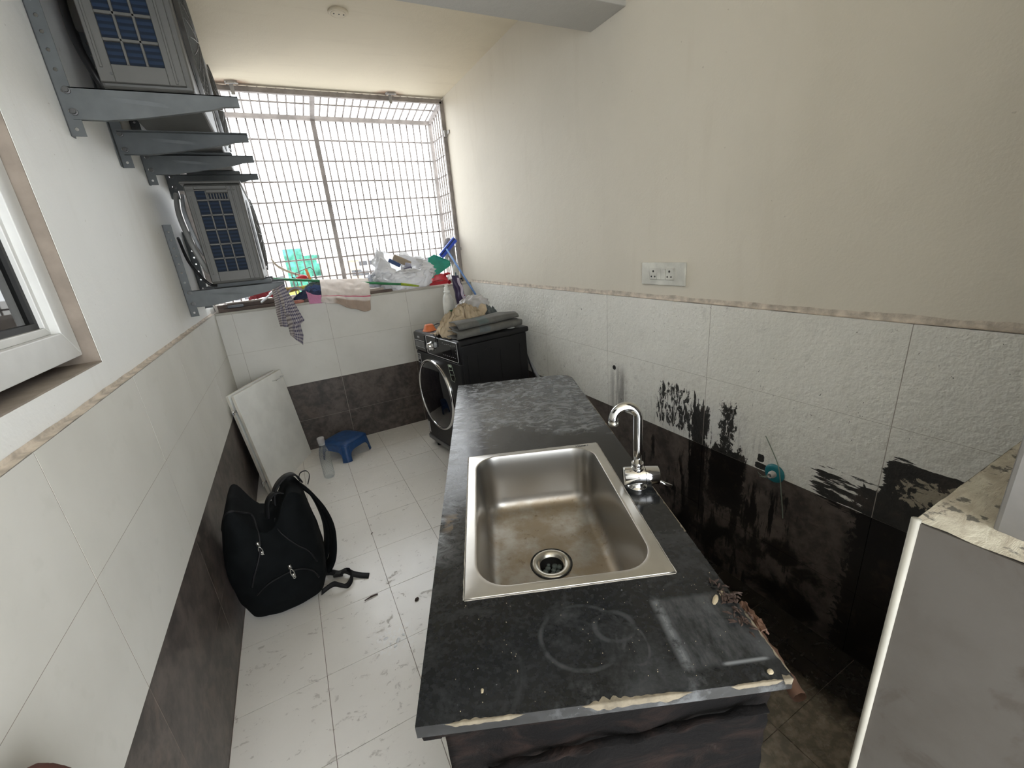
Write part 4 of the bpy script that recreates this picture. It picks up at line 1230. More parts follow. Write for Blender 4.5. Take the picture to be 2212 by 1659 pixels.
def bagblob(t, name, mat, rx, ry, h, seed, n=44, base=.0, lean=(0, 0), f=2.4, amp=.24):
    def fn(u, v):
        a = 2*pi*u; b = pi*v
        d = Vector((cos(a)*sin(b), sin(a)*sin(b), cos(b)))
        k = 1+amp*(1-2*abs(nz(d.x*f+seed, d.y*f, d.z*f)))+.10*(1-2*abs(nz(d.x*6+seed, d.y*6, d.z*6)))-amp*.5
        z = max(.003, base+h*.5*(1+d.z*k))
        return (rx*d.x*k+lean[0]*z, ry*d.y*k+lean[1]*z, z)
    return MB().grid(fn, n, int(n*.7), True).build(name, MAT[mat], t, smooth=True)
bagblob(t, 'film', 'bag_clear', .13, .07, .195, 5, lean=(.35, .1))
# detergent bottle
t = mthing('detergent_bottle', 'white detergent bottle with side handle standing on the washing machine', 'bottle', .272, .592, radians(25))
def ovl(prof, sx, sy, n=28):
    m = MB(); vs = []
    for r, h in prof:
        for k in range(n):
            a = 2*pi*k/n; e = 2/2.6
            vs.append((sx*r*math.copysign(abs(cos(a))**e, cos(a)), sy*r*math.copysign(abs(sin(a))**e, sin(a)), h))
    fs = [(i*n+k, i*n+(k+1) % n, (i+1)*n+(k+1) % n, (i+1)*n+k) for i in range(len(prof)-1) for k in range(n)]
    fs += [tuple(range(n-1, -1, -1)), tuple((len(prof)-1)*n+k for k in range(n))]
    return m.add(vs, fs)
ovl([(.92, 0), (1, .006), (1, .03), (1, .14), (.97, .17), (.86, .20), (.62, .222), (.45, .23)], .046, .030).build('bottle_body', MAT['bottle_white'], t, smooth=True)
MB().lathe([(.021, .228), (.021, .236), (.024, .237), (.024, .246), (.018, .248), (.018, .272), (.012, .274), (.012, .288), (.0, .289)], 24).build('cap', MAT['bottle_white'], t, smooth=True, bevel=.0008)
m = MB().tube(spline([(.030, -.026, .185), (.043, -.030, .15), (.043, -.032, .10), (.030, -.030, .07)], 6), [.006]*19, 8)
m.build('side_handle', MAT['bottle_white'], t, smooth=True)
m = MB().grid(lambda u, v: (-.044+.060*u, -.0305-.0012*sin(pi*u), .035+.075*v), 6, 6); m.build('label', MAT['label_green'], t, solid=.0006)
m = MB().grid(lambda u, v: (-.038+.045*u, -.0322-.0008*sin(pi*u), .060+.018*v), 6, 2); m.build('label_stripe', MAT['bottle_white'], t, solid=.0004)
# tall purple wrapped packet
t = mthing('packet', 'tall dark purple wrapped packet with round print leaning behind the detergent bottle', 'packet', .378, .545, radians(12))
def pk(u, v):
    w = lerp(.074, .064, v); d = .024*sqrt(max(0, 1-(2*abs(((u*2) % 1)-.5))**2))*(1-.75*sst(.75, 1, v))
    s = 1 if u < .5 else -1; xx = (u*2 if u < .5 else 2-u*2)-.5
    return (xx*2*w*.5*1.15+.012*nz(v*5, u*3)-.045*v, -s*(d+.004)+.01*v, .004+v*.345+.01*nz(u*4, v*3, 2)*v)
MB().grid(pk, 24, 30, True).build('wrapper', MAT['purple'], t, smooth=True)
m = MB()
def pw(u, v):
    a = pk(.20+.16*u, .45+.5*v); return (a[0]+.003*sin(v*14), a[1]-.0035, a[2])
m.grid(pw, 6, 20).build('pale_fold', MAT['purple_pale'], t, smooth=True)  # pale strip along a fold of the wrapper
for (u, v, r) in ((.34, .36, .011), (.36, .58, .007), (.20, .38, .009), (.37, .14, .009)):
    a = pk(u, v)
    MB().lathe([(r, 0), (r, -.0015), (r*.7, -.0018), (r*.65, -.0012), (0, -.0012)], 16, (a[0], a[1]-.0035, a[2]), 'y').build('round_print', MAT['purple_pale'], t)
    MB().lathe([(r*.55, 0), (r*.55, -.0022), (0, -.0022)], 12, (a[0], a[1]-.0036, a[2]), 'y').build('round_print', MAT['redcloth'], t)
# cable with plug and a small lid
P = [on_m(-.016, .290, -.055), on_m(-.018, .285, -.03), on_m(-.004, .27, .016), on_m(.06, .275, .045), on_m(.12, .285, .07), on_m(.20, .32, .10), on_m(.30, .30, .115)]
t = thing('power_cable', 'black cable with plug drooping over the front of the washing machine', 'cable', on_m(0, .29))
MB().tube(spline(P, 6), .0042, 8).build('cord', MAT['cable'], t, smooth=True, world=True)
MB().tube([on_m(-.017, .292, -.072), on_m(-.017, .291, -.05), on_m(-.017, .289, -.035)], [.010, .011, .005], 10).build('plug', MAT['hose'], t, smooth=True, world=True)
P = [on_m(.10, .58, .01), on_m(.15, .56, .03), on_m(.17, .50, .008), on_m(.12, .45, .006), on_m(.10, .40, .02), on_m(.16, .36, .05)]
tag(MB().tube(spline(P, 6), .004, 8).build('cable_loop', MAT['cable'], smooth=True), 'loose black cable loop behind the orange bowl', 'cable')
o = MB().lathe([(.020, 0), (.021, .002), (.018, .005), (.0, .006)], 20).build('flat_dish', MAT['bottle_white'], smooth=True)
o.location = on_m(.43, .045, .0005); o.scale = (1.3, .8, 1); tag(o, 'small flat white dish on the washing machine beside the grey mats', 'dish')
# ---------------------------------------------------------------- cabinet doors leaning in the corner
B1 = Vector((-.524, 2.724, 0)); B2 = Vector((-.269, 3.258, 0))
ev = (B2-B1).normalized(); uv = Vector((-.091, .0435, .9949)).normalized(); nv = ev.cross(uv)
nv = -nv if nv.x < 0 else nv
def door_panel(name, label, org, wid, hgt, rake, hinge_zs, pull):
    t = thing(name, label, 'cabinet door', org)
    u2 = (uv + rake).normalized(); n2 = ev.cross(u2); n2 = -n2 if n2.x < 0 else n2
    mt = Matrix((ev, u2, n2)).transposed().to_4x4(); mt.translation = Vector((0, 0, .0))
    MB().box(0, wid, .0, hgt, -.018, 0).xf(mt).build('board', MAT['board_white'], t, bevel=.0015)
    m = MB().box(-.0006, .0006, .001, hgt-.001, -.017, -.001).box(.001, wid-.001, hgt-.0006, hgt+.0006, -.017, -.001)
    m.xf(mt).build('edge_band', MAT['board_edge'], t)
    for z in hinge_zs:
        h = MB(); h.lathe([(.017, -.019), (.017, -.024), (.0, -.024)], 18, (.022, z, 0))
        h.box(-.034, .022, z-.009, z+.009, -.026, -.021).box(-.040, -.014, z-.015, z+.015, -.029, -.024)
        hg = h.xf(mt).build('hinge', MAT['chrome'], t, bevel=.001)
        MB().tube([(-.02, z-.012, -.029), (-.012, z+.004, -.021), (-.03, z+.014, -.030)], .004, 8).xf(mt).build('hinge_arm', MAT['chrome'], hg, smooth=True)
    if pull:
        p = MB().tube(spline([(pull[0]-.055, pull[1], .0), (pull[0]-.055, pull[1], .020), (pull[0]-.045, pull[1], .024), (pull[0]+.045, pull[1], .024), (pull[0]+.055, pull[1], .020), (pull[0]+.055, pull[1], .0)], 4), .0038, 8)
        p.xf(mt).build('handle', MAT['chrome'], t, smooth=True)
door_panel('cabinet_door', 'front white cabinet door with steel handle leaning in the left corner', B1, (B2-B1).length, .70, Vector((0, 0, 0)), (.10, .60), (.50, .655))
door_panel('cabinet_door', 'second white cabinet door hidden behind the front one in the corner', B1-nv*.034+ev*.010, .572, .705, Vector((-.008, 0, 0)), (), None)

# ---------------------------------------------------------------- stool
st = thing('stool', 'low blue plastic stool on the floor in front of the dark tiled back wall', 'stool', (-.02, 3.056, 0), radians(38.5))
def sq(a, r, e=4.5):
    c, s = cos(a), sin(a)
    return (r*math.copysign(abs(c)**(2/e), c), r*math.copysign(abs(s)**(2/e), s))
H = .145
def seat(u, v):
    x, y = sq(2*pi*u, .128)
    k = v
    z = H - .018*(max(0, k-.55)/.45)**2.4 - .003*(1-k)
    return (x*k, y*k, z)
MB().grid(seat, 72, 10, True).build('seat', MAT['stool'], st, smooth=True, solid=.004)
def skirt_part(name, a0, a1, zlow):
    def fn(u, v):
        a = lerp(a0, a1, u); zb = zlow(a); zt = H-.018
        z = lerp(zt, zb, v); k = 1+.13*(zt-z)/zt
        x, y = sq(a, .128*k); return (x, y, z)
    return MB().grid(fn, 16, 14).build(name, MAT['stool'], st, smooth=True, solid=.005)
hw = .40
for q in range(4):
    ac_ = pi/4+q*pi/2
    skirt_part('leg', ac_-hw, ac_+hw, lambda a: 0.0)
    am = q*pi/2; half = pi/4-hw
    skirt_part('apron', am-half, am+half, lambda a, am=am, half=half: .042+.040*sqrt(max(0, 1-((a-am)/half)**2)))

# ---------------------------------------------------------------- water bottle
bt = thing('water_bottle', 'clear plastic water bottle with dimpled sides standing beside the blue stool', 'bottle', (-.180, 2.742, 0))
def bfn(u, v):
    z = v*.262; a = 2*pi*u
    r = interp([(0, .030), (.006, .035), (.02, .0365), (.13, .0365), (.175, .034), (.205, .028), (.232, .0195), (.262, .0175)], z)[0]
    if .02 < z < .20: r -= .0022*abs(sin(a*6+z*150))*abs(sin(a*6-z*150))*2
    return (r*cos(a), r*sin(a), z+.002)
MB().grid(bfn, 96, 90, True).build('bottle_body', MAT['clear'], bt, smooth=True)
MB().lathe([(.0, .004), (.026, .006), (.031, .002)], 32, cap=False).build('bottle_base', MAT['clear'], bt, smooth=True)
MB().lathe([(.0195, .258), (.0215, .262), (.0225, .288), (.0240, .292), (.0225, .300), (.015, .302), (.0, .302)], 32, cap=False).build('cap', MAT['bag_clear'], bt, smooth=True)
MB().lathe([(.0185, .246), (.0200, .248), (.0200, .256), (.0185, .258)], 32, cap=False).build('neck_ring', MAT['hose'], bt, smooth=True)

# ---------------------------------------------------------------- backpack
bp = thing('backpack', 'black fabric backpack slumped on the floor against the left wall', 'backpack', (-.45, 1.68, 0))
def ztop(x, y):
    l = .15*math.exp(-((x+.545)/.050)**2)
    r_ = .140*math.exp(-((x+.335)/.062)**2)
    return .405+l+r_-.06*sst(-.30, -.25, x)-.03*sst(-.60, -.635, x)+.05*(y-1.68)
prof = [(0, -.560, -.355, .095), (.06, -.598, -.300, .120), (.25, -.622, -.272, .135), (.5, -.629, -.262, .138), (.75, -.629, -.268, .130), (.9, -.620, -.280, .118), (1, -.606, -.288, .105)]
def bp_raw(u, v):
    a = 2*pi*u
    if v < .68:
        zz = v/.68; s = 1.0
    else:
        zz = 1.0; s = cos((v-.68)/.32*pi/2)
    x0, x1, hd = interp(prof, zz)
    e = 2/3.0
    ca, sa = cos(a), sin(a)
    cx = (x0+x1)/2; hx = (x1-x0)/2
    x = cx+hx*s*math.copysign(abs(ca)**e, ca)
    y = 1.678-.012*sin(zz*pi)+hd*s*math.copysign(abs(sa)**e, sa)
    zt = ztop(x, y)
    z = zz*lerp(.40, zt, sst(.3, 1, zz))
    if v >= .68: z = zt+.020*(1-s)
    # sagging folds
    w = .014*nz(x*7, y*7, z*5+2)+.007*nz(x*16, y*16, z*13+8)
    f = -.010*max(0, sin(z*30+x*14))*sst(.10, .3, z)*.5
    if v < .68:
        y += (w+f)*(1 if sa < 0 else -1); x += .6*w*(1 if ca > 0 else .3)
    else: z += w
    x = max(x, -.627)
    return (x, y, max(z, .0015))
body = MB().grid(bp_raw, 96, 70, True)
body.f.append(tuple(range(95, -1, -1)))
bo = body.build('pack_body', MAT['pack'], bp, smooth=True, world=True)
bvh = BVHTree.FromPolygons([Vector(v) for v in body.v], body.f)
CAMP = Vector((-.1575, -.2087, 1.436))
def on_pack(x, z, off=.003, y=1.55):
    # nearest surface point when approached horizontally from the front
    o = Vector((x, 1.2, z+.10)); d = Vector((0, 1, -.27)).normalized()
    h = bvh.ray_cast(o, d)
    if h[0] is None:
        h = bvh.find_nearest(Vector((x, 1.6, z)))
    return h[0]-d*off
def ribbon(name, pts, wdir, w, mat, parent, th=.0022, n=6):
    P = spline(pts, n); m = MB()
    L = len(P)-1
    m.grid(lambda u, v: P[min(L, int(u*L+.5))]+Vector(wdir(u))*w*(v-.5), L, 2)
    return m.build(name, MAT[mat], parent, smooth=True, solid=th, world=True)
zl = [on_pack(x, z) for x, z in ((-.575, .515), (-.545, .545), (-.515, .52), (-.492, .485), (-.478, .44), (-.474, .40), (-.482, .35), (-.50, .30), (-.525, .25), (-.545, .20))]
MB().tube(spline(zl, 6), .0045, 6).build('zip_tape', MAT['pack_trim'], bp, smooth=True, world=True)
zl2 = [on_pack(x, z) for x, z in ((-.54, .155), (-.49, .19), (-.44, .205), (-.40, .212), (-.36, .205), (-.325, .17), (-.31, .12))]
MB().tube(spline(zl2, 6), .004, 6).build('zip_tape', MAT['pack_trim'], bp, smooth=True, world=True)
zl3 = [on_pack(x, z) for x, z in ((-.41, .45), (-.40, .40), (-.36, .33), (-.32, .27), (-.30, .20))]
MB().tube(spline(zl3, 6), .0035, 6).build('seam_piping', MAT['pack_trim'], bp, smooth=True, world=True)
def puller(x, z):
    p = on_pack(x, z, .006); g = Vector((.0, -.05, -1)).normalized()
    m = MB()
    m.box(-.006, .006, -.004, .004, -.008, .010)
    ring = [(.0065*cos(a), -.004, -.030+.020*sin(a)) for a in [k*2*pi/16 for k in range(16)]]
    m.tube(ring, .0020, 6, closed=True)
    m.box(-.0048, .0048, -.0052, -.0028, -.050, -.034)
    m.tube([(.0048*cos(a), -.004, -.053+.005*sin(a)) for a in [k*2*pi/12 for k in range(12)]], .0016, 6, closed=True)
    m.xf(Matrix.Translation(p) @ Matrix.Rotation(radians(-6), 4, 'Y')).build('zip_puller', MAT['zip'], bp, smooth=True, world=True)
puller(-.484, .375); puller(-.398, .235)
# top handle and padded upper flap
P = [(-.405, 1.66, .475), (-.395, 1.66, .525), (-.37, 1.67, .560), (-.335, 1.69, .575), (-.305, 1.71, .560), (-.290, 1.73, .510)]
ribbon('grab_handle', P, lambda u: (.25, -.95, .15), .055, 'pack_trim', bp, .006)
P = [(-.440, 1.645, .43), (-.425, 1.64, .50), (-.395, 1.64, .535), (-.36, 1.64, .52), (-.345, 1.63, .46), (-.35, 1.61, .40)]
ribbon('flap_band', P, lambda u: (.35, -.85, .2), .050, 'pack_trim', bp, .005)
P = [(-.300, 1.735, .50), (-.288, 1.735, .545), (-.262, 1.735, .552), (-.252, 1.74, .525), (-.268, 1.745, .48)]
ribbon('hanging_loop', P, lambda u: (.1, -.95, .2), .018, 'pack_trim', bp, .002)
# shoulder straps on the right side
P = [(-.30, 1.75, .49), (-.262, 1.755, .42), (-.232, 1.765, .33), (-.218, 1.77, .23), (-.228, 1.765, .13), (-.250, 1.745, .06), (-.285, 1.715, .025)]
ribbon('shoulder_strap', P, lambda u: (.25, -.95, 0), .062, 'pack', bp, .012)
P = [(-.31, 1.80, .47), (-.27, 1.83, .38), (-.250, 1.84, .28), (-.245, 1.84, .18), (-.262, 1.82, .09), (-.30, 1.78, .03)]
ribbon('shoulder_strap', P, lambda u: (.25, -.95, 0), .060, 'pack', bp, .012)
# lower webbing with buckle trailing on the floor
bk = MB().box(-.022, .022, -.014, .014, 0, .012).box(-.014, .014, -.010, .010, .012, .016)
bk.xf(Matrix.Translation((-.238, 1.668, .010)) @ Matrix.Rotation(radians(-20), 4, 'Z')).build('buckle', MAT['rubber'], bp, bevel=.002, world=True)
P = [(-.305, 1.70, .030), (-.270, 1.69, .026), (-.236, 1.668, .020), (-.205, 1.655, .030), (-.175, 1.632, .014), (-.145, 1.612, .006), (-.112, 1.590, .004)]
ribbon('webbing', P, lambda u: (.35, .93, .12), .032, 'pack_trim', bp, .0022)
P = [(-.320, 1.590, .015), (-.268, 1.592, .032), (-.238, 1.575, .026), (-.212, 1.572, .012), (-.188, 1.592, .022), (-.182, 1.628, .036), (-.200, 1.655, .030)]
ribbon('webbing', P, lambda u: (.25*cos(u*5), .3, .9), .026, 'pack_trim', bp, .0018)

# ---------------------------------------------------------------- bits on the floor
def twig(label, a, b, r, mat='stick_brown'):
    m = MB().tube([a, ((a[0]+b[0])/2, (a[1]+b[1])/2+.002, a[2]+.001), b], [r*.5, r, r*.8], 6)
    tag(m.build('wood_splinter', MAT[mat], smooth=True), label, 'splinter')
twig('dark thin splinter on the floor beside the backpack strap', (-.156, 1.444, .004), (-.098, 1.452, .004), .0036)
twig('short black splinter on the floor tile beyond the backpack', (-.046, 1.905, .0025), (-.036, 1.918, .0025), .0024)
flake('dry_leaf', 'small reddish brown leaf scrap on the floor near the worktop', 'leaf', .046, 1.325, .026, .016, .006, 'leaf', .9, 3, z=.0005)
for i, (x, y, L) in enumerate(((-.115, 1.20, .020), (-.075, 1.165, .024), (-.05, 1.18, .016), (-.09, 1.145, .014), (-.105, 1.165, .012))):
    flake('paint_flake', ['white paint flake farthest from the worktop on the floor', 'largest white paint flake on the floor beside the worktop', 'white paint flake on the floor closest to the worktop', 'white paint flake nearest the camera on the floor', 'smallest white paint flake on the floor beside the larger ones'][i], 'paint flake', x, y, L, L*.6, .002, 'white_plastic', i*1.1, i+20, 'paint flakes on the floor', z=.0004)

# ---------------------------------------------------------------- placeholder roll standing in for a body part, near left corner
rg = thing('placeholder_roll', 'brown fuzzy placeholder roll for a body part poking into the lower left corner', 'placeholder', (-.588, .405, 0))
def placeholder(u, v):
    a = 2*pi*u; r = .041+.003*nz(cos(a)*3, sin(a)*3, v*9)+.0025*nz(cos(a)*14, sin(a)*14, v*50)
    z = v*.856
    if v > .93: r *= sqrt(max(0, 1-((v-.93)/.07)**2*.9))
    return (r*cos(a), r*sin(a), z)
MB().grid(placeholder, 60, 80, True).build('roll', MAT['brown'], rg, smooth=True)

# ---------------------------------------------------------------- wall socket plate and tap inlet on the right wall
sw = thing('socket_plate', 'cream double socket and switch plate on the right wall', 'socket', (PRX, 1.138, 1.259))
MB().box(-.010, .001, -.120, .120, -.0475, .0475).build('plate', MAT['switch'], sw, bevel=.004, seg=3)
MB().box(-.0135, -.009, -.066, .066, -.024, .024).build('module_frame', MAT['switch'], sw, bevel=.001)
for s in (-1, 1):
    so = MB().box(-.0160, -.013, s*.0445-.020, s*.0445+.020, -.0225, .0225).build('socket', MAT['switch'], sw, bevel=.0012)
    for (dy, dz, r) in ((0, .011, .0048), (-.010, -.011, .0036), (.010, -.011, .0036)):
        MB().lathe([(r, 0), (r, -.0006), (0, -.0006)], 12, (-.0160, s*.0445+dy, dz), 'x').build('pin_hole', MAT['switch_hole'], so)
for s in (-1, 1):
    MB().prism([(-.0165, -.022), (-.0195, .022), (-.0130, .022), (-.0130, -.022)], 'y', s*.0118-.0112, s*.0118+.0112).build('rocker', MAT['switch'], sw, bevel=.0008)
ti = thing('tap_inlet', 'capped brass tap inlet with teal washer on the stained right wall', 'tap inlet', (XR, .577, .562))
MB().lathe([(.0, .002), (.034, .0), (.036, -.004), (.032, -.010), (.024, -.012), (.0, -.012)], 28, ax='x', cap=False).build('washer', MAT['teal_washer'], ti, smooth=True)
MB().lathe([(.013, .0), (.013, -.022), (.0095, -.023), (.0095, -.034), (.0075, -.034), (.0075, -.024)], 16, ax='x', cap=False).build('nipple', MAT['rust_clip'], ti, smooth=True)
m = MB().tube(spline([(-.008, .045, .135), (-.010, .018, .095), (-.012, -.012, .045), (-.014, -.026, .0), (-.012, -.036, -.06), (-.010, -.046, -.12), (-.010, -.052, -.16)], 6), .0017, 6)
m.build('string', MAT['string'], ti, smooth=True)
m = MB()
for k in range(4): m.tube([(-.012, .0, -.004), (-.03, .012+.008*k, -.016-.002*k), (-.026, .03+.006*k, -.018+.004*k)], .0007, 4)
m.build('loose_fibres', MAT['string'], ti)
wh = thing('wall_hole', 'rough dark drilled hole with drips in the right wall tile', 'hole', (XR, 1.449, .775))
MB().lathe([(.013, .0), (.012, -.0015), (.008, -.002), (.007, .006), (.0, .006)], 14, ax='x', cap=False).build('rim', MAT['switch_hole'], wh, smooth=True)

# ---------------------------------------------------------------- things on the window sill
SZ = 1.1505
def box_thing(name, label, cat, c, size, rz, mat, bevel=.002, group=None, rx=0, ry=0):
    o = MB().box(-size[0]/2, size[0]/2, -size[1]/2, size[1]/2, 0, size[2]).build(name, MAT[mat], bevel=bevel)
    o.location = c; o.rotation_euler = (rx, ry, rz); return tag(o, label, cat, group)
# planks
box_thing('wood_plank', 'dark brown board lying on the sill at the left corner', 'plank', (-.395, 3.345, SZ), (.42, .055, .022), .0, 'plank')
box_thing('wood_plank', 'brown board stacked on top at the left end of the sill', 'plank', (-.38, 3.375, SZ+.023), (.46, .06, .026), .03, 'plank')
box_thing('wood_plank', 'thin pale strip lying across the boards at the left end of the sill', 'plank', (-.40, 3.372, SZ+.0505), (.30, .03, .008), .06, 'plank_pale')
box_thing('wood_plank', 'dark board on the sill edge right of the white towel', 'plank', (.36, 3.335, SZ), (.46, .04, .020), .02, 'plank')
box_thing('wood_plank', 'pale brown board behind the dark one right of the white towel', 'plank', (.30, 3.385, SZ), (.46, .045, .036), -.01, 'plank_pale')
box_thing('wood_plank', 'long dark board across the sill behind the pink cloth', 'plank', (-.03, 3.36, SZ), (.24, .06, .018), .0, 'plank')
o = box_thing('metal_case', 'flat dark glossy case on the boards at the left end of the sill', 'case', (-.50, 3.336, SZ+.0235), (.10, .03, .018), .02, 'dark_item', .003)
# grey block
box_thing('stone_block', 'grey mortar block in the left corner of the sill', 'block', (-.600, 3.40, SZ), (.05, .12, .05), 0, 'sill')
# white plastic scraper
t = thing('plastic_scraper', 'white plastic scraper lying slanted on the boards of the sill', 'scraper', (-.296, 3.350, SZ+.062), 0, rot=(radians(12), radians(-33), .1))
MB().prism([(-.055, -.018), (.03, -.012), (.055, -.016), (.055, .016), (.03, .012), (-.055, .018)], 'z', 0, .010).build('blade', MAT['white_plastic'], t, bevel=.003)
MB().box(.028, .056, -.012, .012, .010, .016).build('grip', MAT['white_plastic'], t, bevel=.002)
# red rag
t = thing('rag', 'dull red rag on the boards at the left of the sill', 'rag', (-.315, 3.418, SZ+.058)); heap(t, 'sheet', 'redcloth', .10, .032, .045, 21, n=24)
# soap bar
o = MB().lathe([(.0, .0), (.030, .001), (.036, .008), (.034, .018), (.020, .023), (.0, .024)], 24, cap=False).build('soap_bar', MAT['soap'], smooth=True)
o.location = (-.103, 3.322, SZ); o.scale = (1.05, .38, 1); tag(o, 'reddish soap bar on the sill edge beside the plaid cloth', 'soap')
# lavender dustpan, dark clothes
t = thing('scoop', 'grey lavender plastic scoop lying behind the plaid cloth on the sill', 'scoop', (-.105, 3.415, SZ+.03))
MB().grid(lambda u, v: ((u-.5)*.135, (v-.5)*.08, .045+.040*sin(pi*u)-.02*v), 16, 8).build('pan', MAT['lavender'], t, smooth=True, solid=.003)
MB().tube([(-.06, .0, .03), (-.09, .02, .012), (-.13, .03, .0)], .007, 8).build('grip', MAT['lavender'], t, smooth=True)
t = thing('clothes_bundle', 'navy blue cloth bundle between the pink cloth and the soap bar', 'cloth', (-.005, 3.375, SZ+.019)); heap(t, 'sheet', 'navy', .12, .034, .055, 31, n=28)
t = thing('clothes_bundle', 'blue denim strip lying on the navy cloth bundle on the sill', 'cloth', (.025, 3.392, SZ+.05)); heap(t, 'sheet', 'denim', .10, .03, .05, 33, n=24)
t = thing('clothes_bundle', 'grey green folded cloth beneath the broom on the sill', 'cloth', (.06, 3.425, SZ+.055)); heap(t, 'sheet', 'slate', .12, .03, .075, 35, n=24)
# broom with yellow grip and straw
t = thing('straw_broom', 'straw broom with yellow green sleeve lying along the sill under the green stick', 'broom', (-.05, 3.455, SZ+.10))
m = MB(); r = random.Random(4)
for i in range(90):
    a = r.uniform(0, 2*pi); q = sqrt(r.random()); y0, z0 = .010*q*cos(a), .010*q*sin(a)
    m.tube([(.0, y0, z0), (-.08, y0*2.2, z0*1.8-.004), (-.17-r.uniform(0, .04), y0*3.2, z0*2.2-.010)], [.0022, .0020, .0012], 4)
m.build('bristles', MAT['bristle'], t)
MB().lathe([(.012, -.005), (.016, .0), (.017, .05), (.014, .12), (.009, .14), (.0, .14)], 18, ax='x').build('sleeve', MAT['yellowgreen'], t, smooth=True)
# green stick
t = thing('mop_stick', 'long green metal stick lying across the window sill', 'stick', (.27, 3.43, 1.25))
MB().tube([(-.275, 3.452, 1.343), (.04, 3.410, 1.294), (.35, 3.370, 1.246), (.666, 3.328, 1.198)], .0095, 12).build('tube', MAT['green_stick'], t, smooth=True, world=True)
MB().tube([(.666, 3.328, 1.198), (.70, 3.326, 1.191), (.78, 3.325, 1.173), (.812, 3.325, 1.166)], [.0115, .0105, .008, .005], 12).build('lime_tip', MAT['lime'], t, smooth=True, world=True)
# towels
def uvgrid(m, o, nu, nv):
    me = o.data; uvl = me.uv_layers.new(name='UVMap')
    for p in me.polygons:
        for li in p.loop_indices:
            vi = me.loops[li].vertex_index
            vi = vi % ((nu+1)*(nv+1)); i, j = vi % (nu+1), vi//(nu+1); uvl.data[li].uv = (i/nu, j/nv)
def towel_fn(u, v):
    # v 0 = on the stick behind, 0.5 = sill edge, 1 = lower hem
    xl = lerp(.075, .042, v); xr = lerp(.430, .385, v); x = lerp(xl, xr, u)
    fold = .006*sin(u*17+1.5*sin(v*3))*sst(.1, .7, v)+.006*nz(u*6, v*5, 2)
    if v < .5:
        t = v/.5; y = lerp(3.395, 3.292, t)-.012*sin(pi*t); z = lerp(1.298-.030*u, 1.190-.035*u, t)+.012*sin(pi*t)*nz(u*5, t*3, 3)
    else:
        t = (v-.5)/.5; y = 3.292-.010*sst(0, .4, t); z = lerp(1.190-.035*u, lerp(1.140, 1.036, sst(.05, .95, u))-.010*sin(u*9)**2, t)
    return (x+.004*nz(u*8, v*6, 5), min(y-abs(fold)*1.3, 3.420), z)
o = MB().grid(towel_fn, 60, 60).build('hand_towel', MAT['towel'], smooth=True)
uvgrid(None, o, 60, 60); md = o.modifiers.new('solid', 'SOLIDIFY'); md.thickness = .002
tag(o, 'white hand towel with a pink stripe hung over the sill edge', 'towel')
def pink_fn(u, v):
    x = lerp(-.037, .055, u)+.010*(v-.5)*(.5-u); top = lerp(1.232, 1.192, u)-.012*sin(pi*u)
    z = lerp(top, lerp(1.139, 1.132, u), v)
    return (x+.004*nz(u*6, v*5, 9), 3.299-.008*sin(v*2)-.004*abs(nz(u*7, v*4, 6)), z)
o = MB().grid(pink_fn, 24, 24).build('cleaning_cloth', MAT['pink'], smooth=True, solid=.002); tag(o, 'small pink cloth hanging left of the white towel', 'cloth')
# plaid cloth on the bracket tip
def plaid_fn(tab, y0, seed):
    def fn(u, v):
        row = interp(tab, v)
        x = lerp(row[0], row[2], u); z = lerp(row[1], row[3], u)
        y = y0-.009*sin(u*9+v*2.5+seed)*sst(.05, .5, v)-.008*u*v
        return (x+.002*nz(u*5, v*5, seed), y, z)
    return fn
pl_back = plaid_fn([(0, -.236, 1.296, -.172, 1.326), (.35, -.238, 1.230, -.160, 1.250), (.7, -.243, 1.155, -.170, 1.165), (1, -.240, 1.087, -.196, 1.077)], 2.622, 0)
pl_front = plaid_fn([(0, -.212, 1.305, -.170, 1.327), (.30, -.205, 1.225, -.143, 1.235), (.55, -.200, 1.150, -.118, 1.150), (.68, -.198, 1.090, -.106, 1.106), (.72, -.200, 1.075, -.134, 1.085), (.85, -.200, 1.042, -.130, 1.020), (1, -.200, 1.030, -.146, .962)], 2.610, 1)
o = MB().grid(pl_back, 30, 60).grid(pl_front, 30, 60).build('checked_cloth', MAT['plaid'], smooth=True)
uvgrid(None, o, 30, 60); md = o.modifiers.new('solid', 'SOLIDIFY'); md.thickness = .0018
tag(o, 'blue and grey checked cloth hanging from the lower bracket tip', 'cloth')
# wooden ladle, red scoop, orange handle and wire rack on the cage side of the sill
LZ = 1.148
t = thing('wire_rack', 'small dark wire rack standing outside on the sill by the grill', 'rack', (.01, 3.60, LZ))
m = MB()
def wr(*p): m.tube(p, .0028, 5)
for (y) in (-.03, .03):
    wr((-.09, y, .0), (-.085, y, .21), (.03, y, .245), (.05, y, .22), (.085, y, .0))
for (x, z) in ((-.086, .10), (-.085, .21), (.03, .245), (.062, .12), (.085, .0), (-.09, 0)):
    wr((x, -.03, z), (x, .03, z))
for z in (.10, .155): wr((-.087, -.03, z), (.06, -.03, z+.01))
m.build('wire', MAT['wire'], t, smooth=True)
t = thing('ladle', 'long pale wooden ladle leaning on the wire rack outside the window', 'ladle', (-.12, 3.60, 1.35))
MB().tube(spline([(-.215, 3.60, 1.482), (-.190, 3.605, 1.430), (-.140, 3.61, 1.388), (-.075, 3.61, 1.352), (-.03, 3.61, 1.335)], 6), [.006+.004*sin(pi*k/24) for k in range(25)], 10).build('shaft', MAT['ladle'], t, smooth=True, world=True)
t = thing('red_scoop', 'glossy red round scoop resting on the wire rack at the grill', 'scoop', (-.045, 3.575, 1.318))
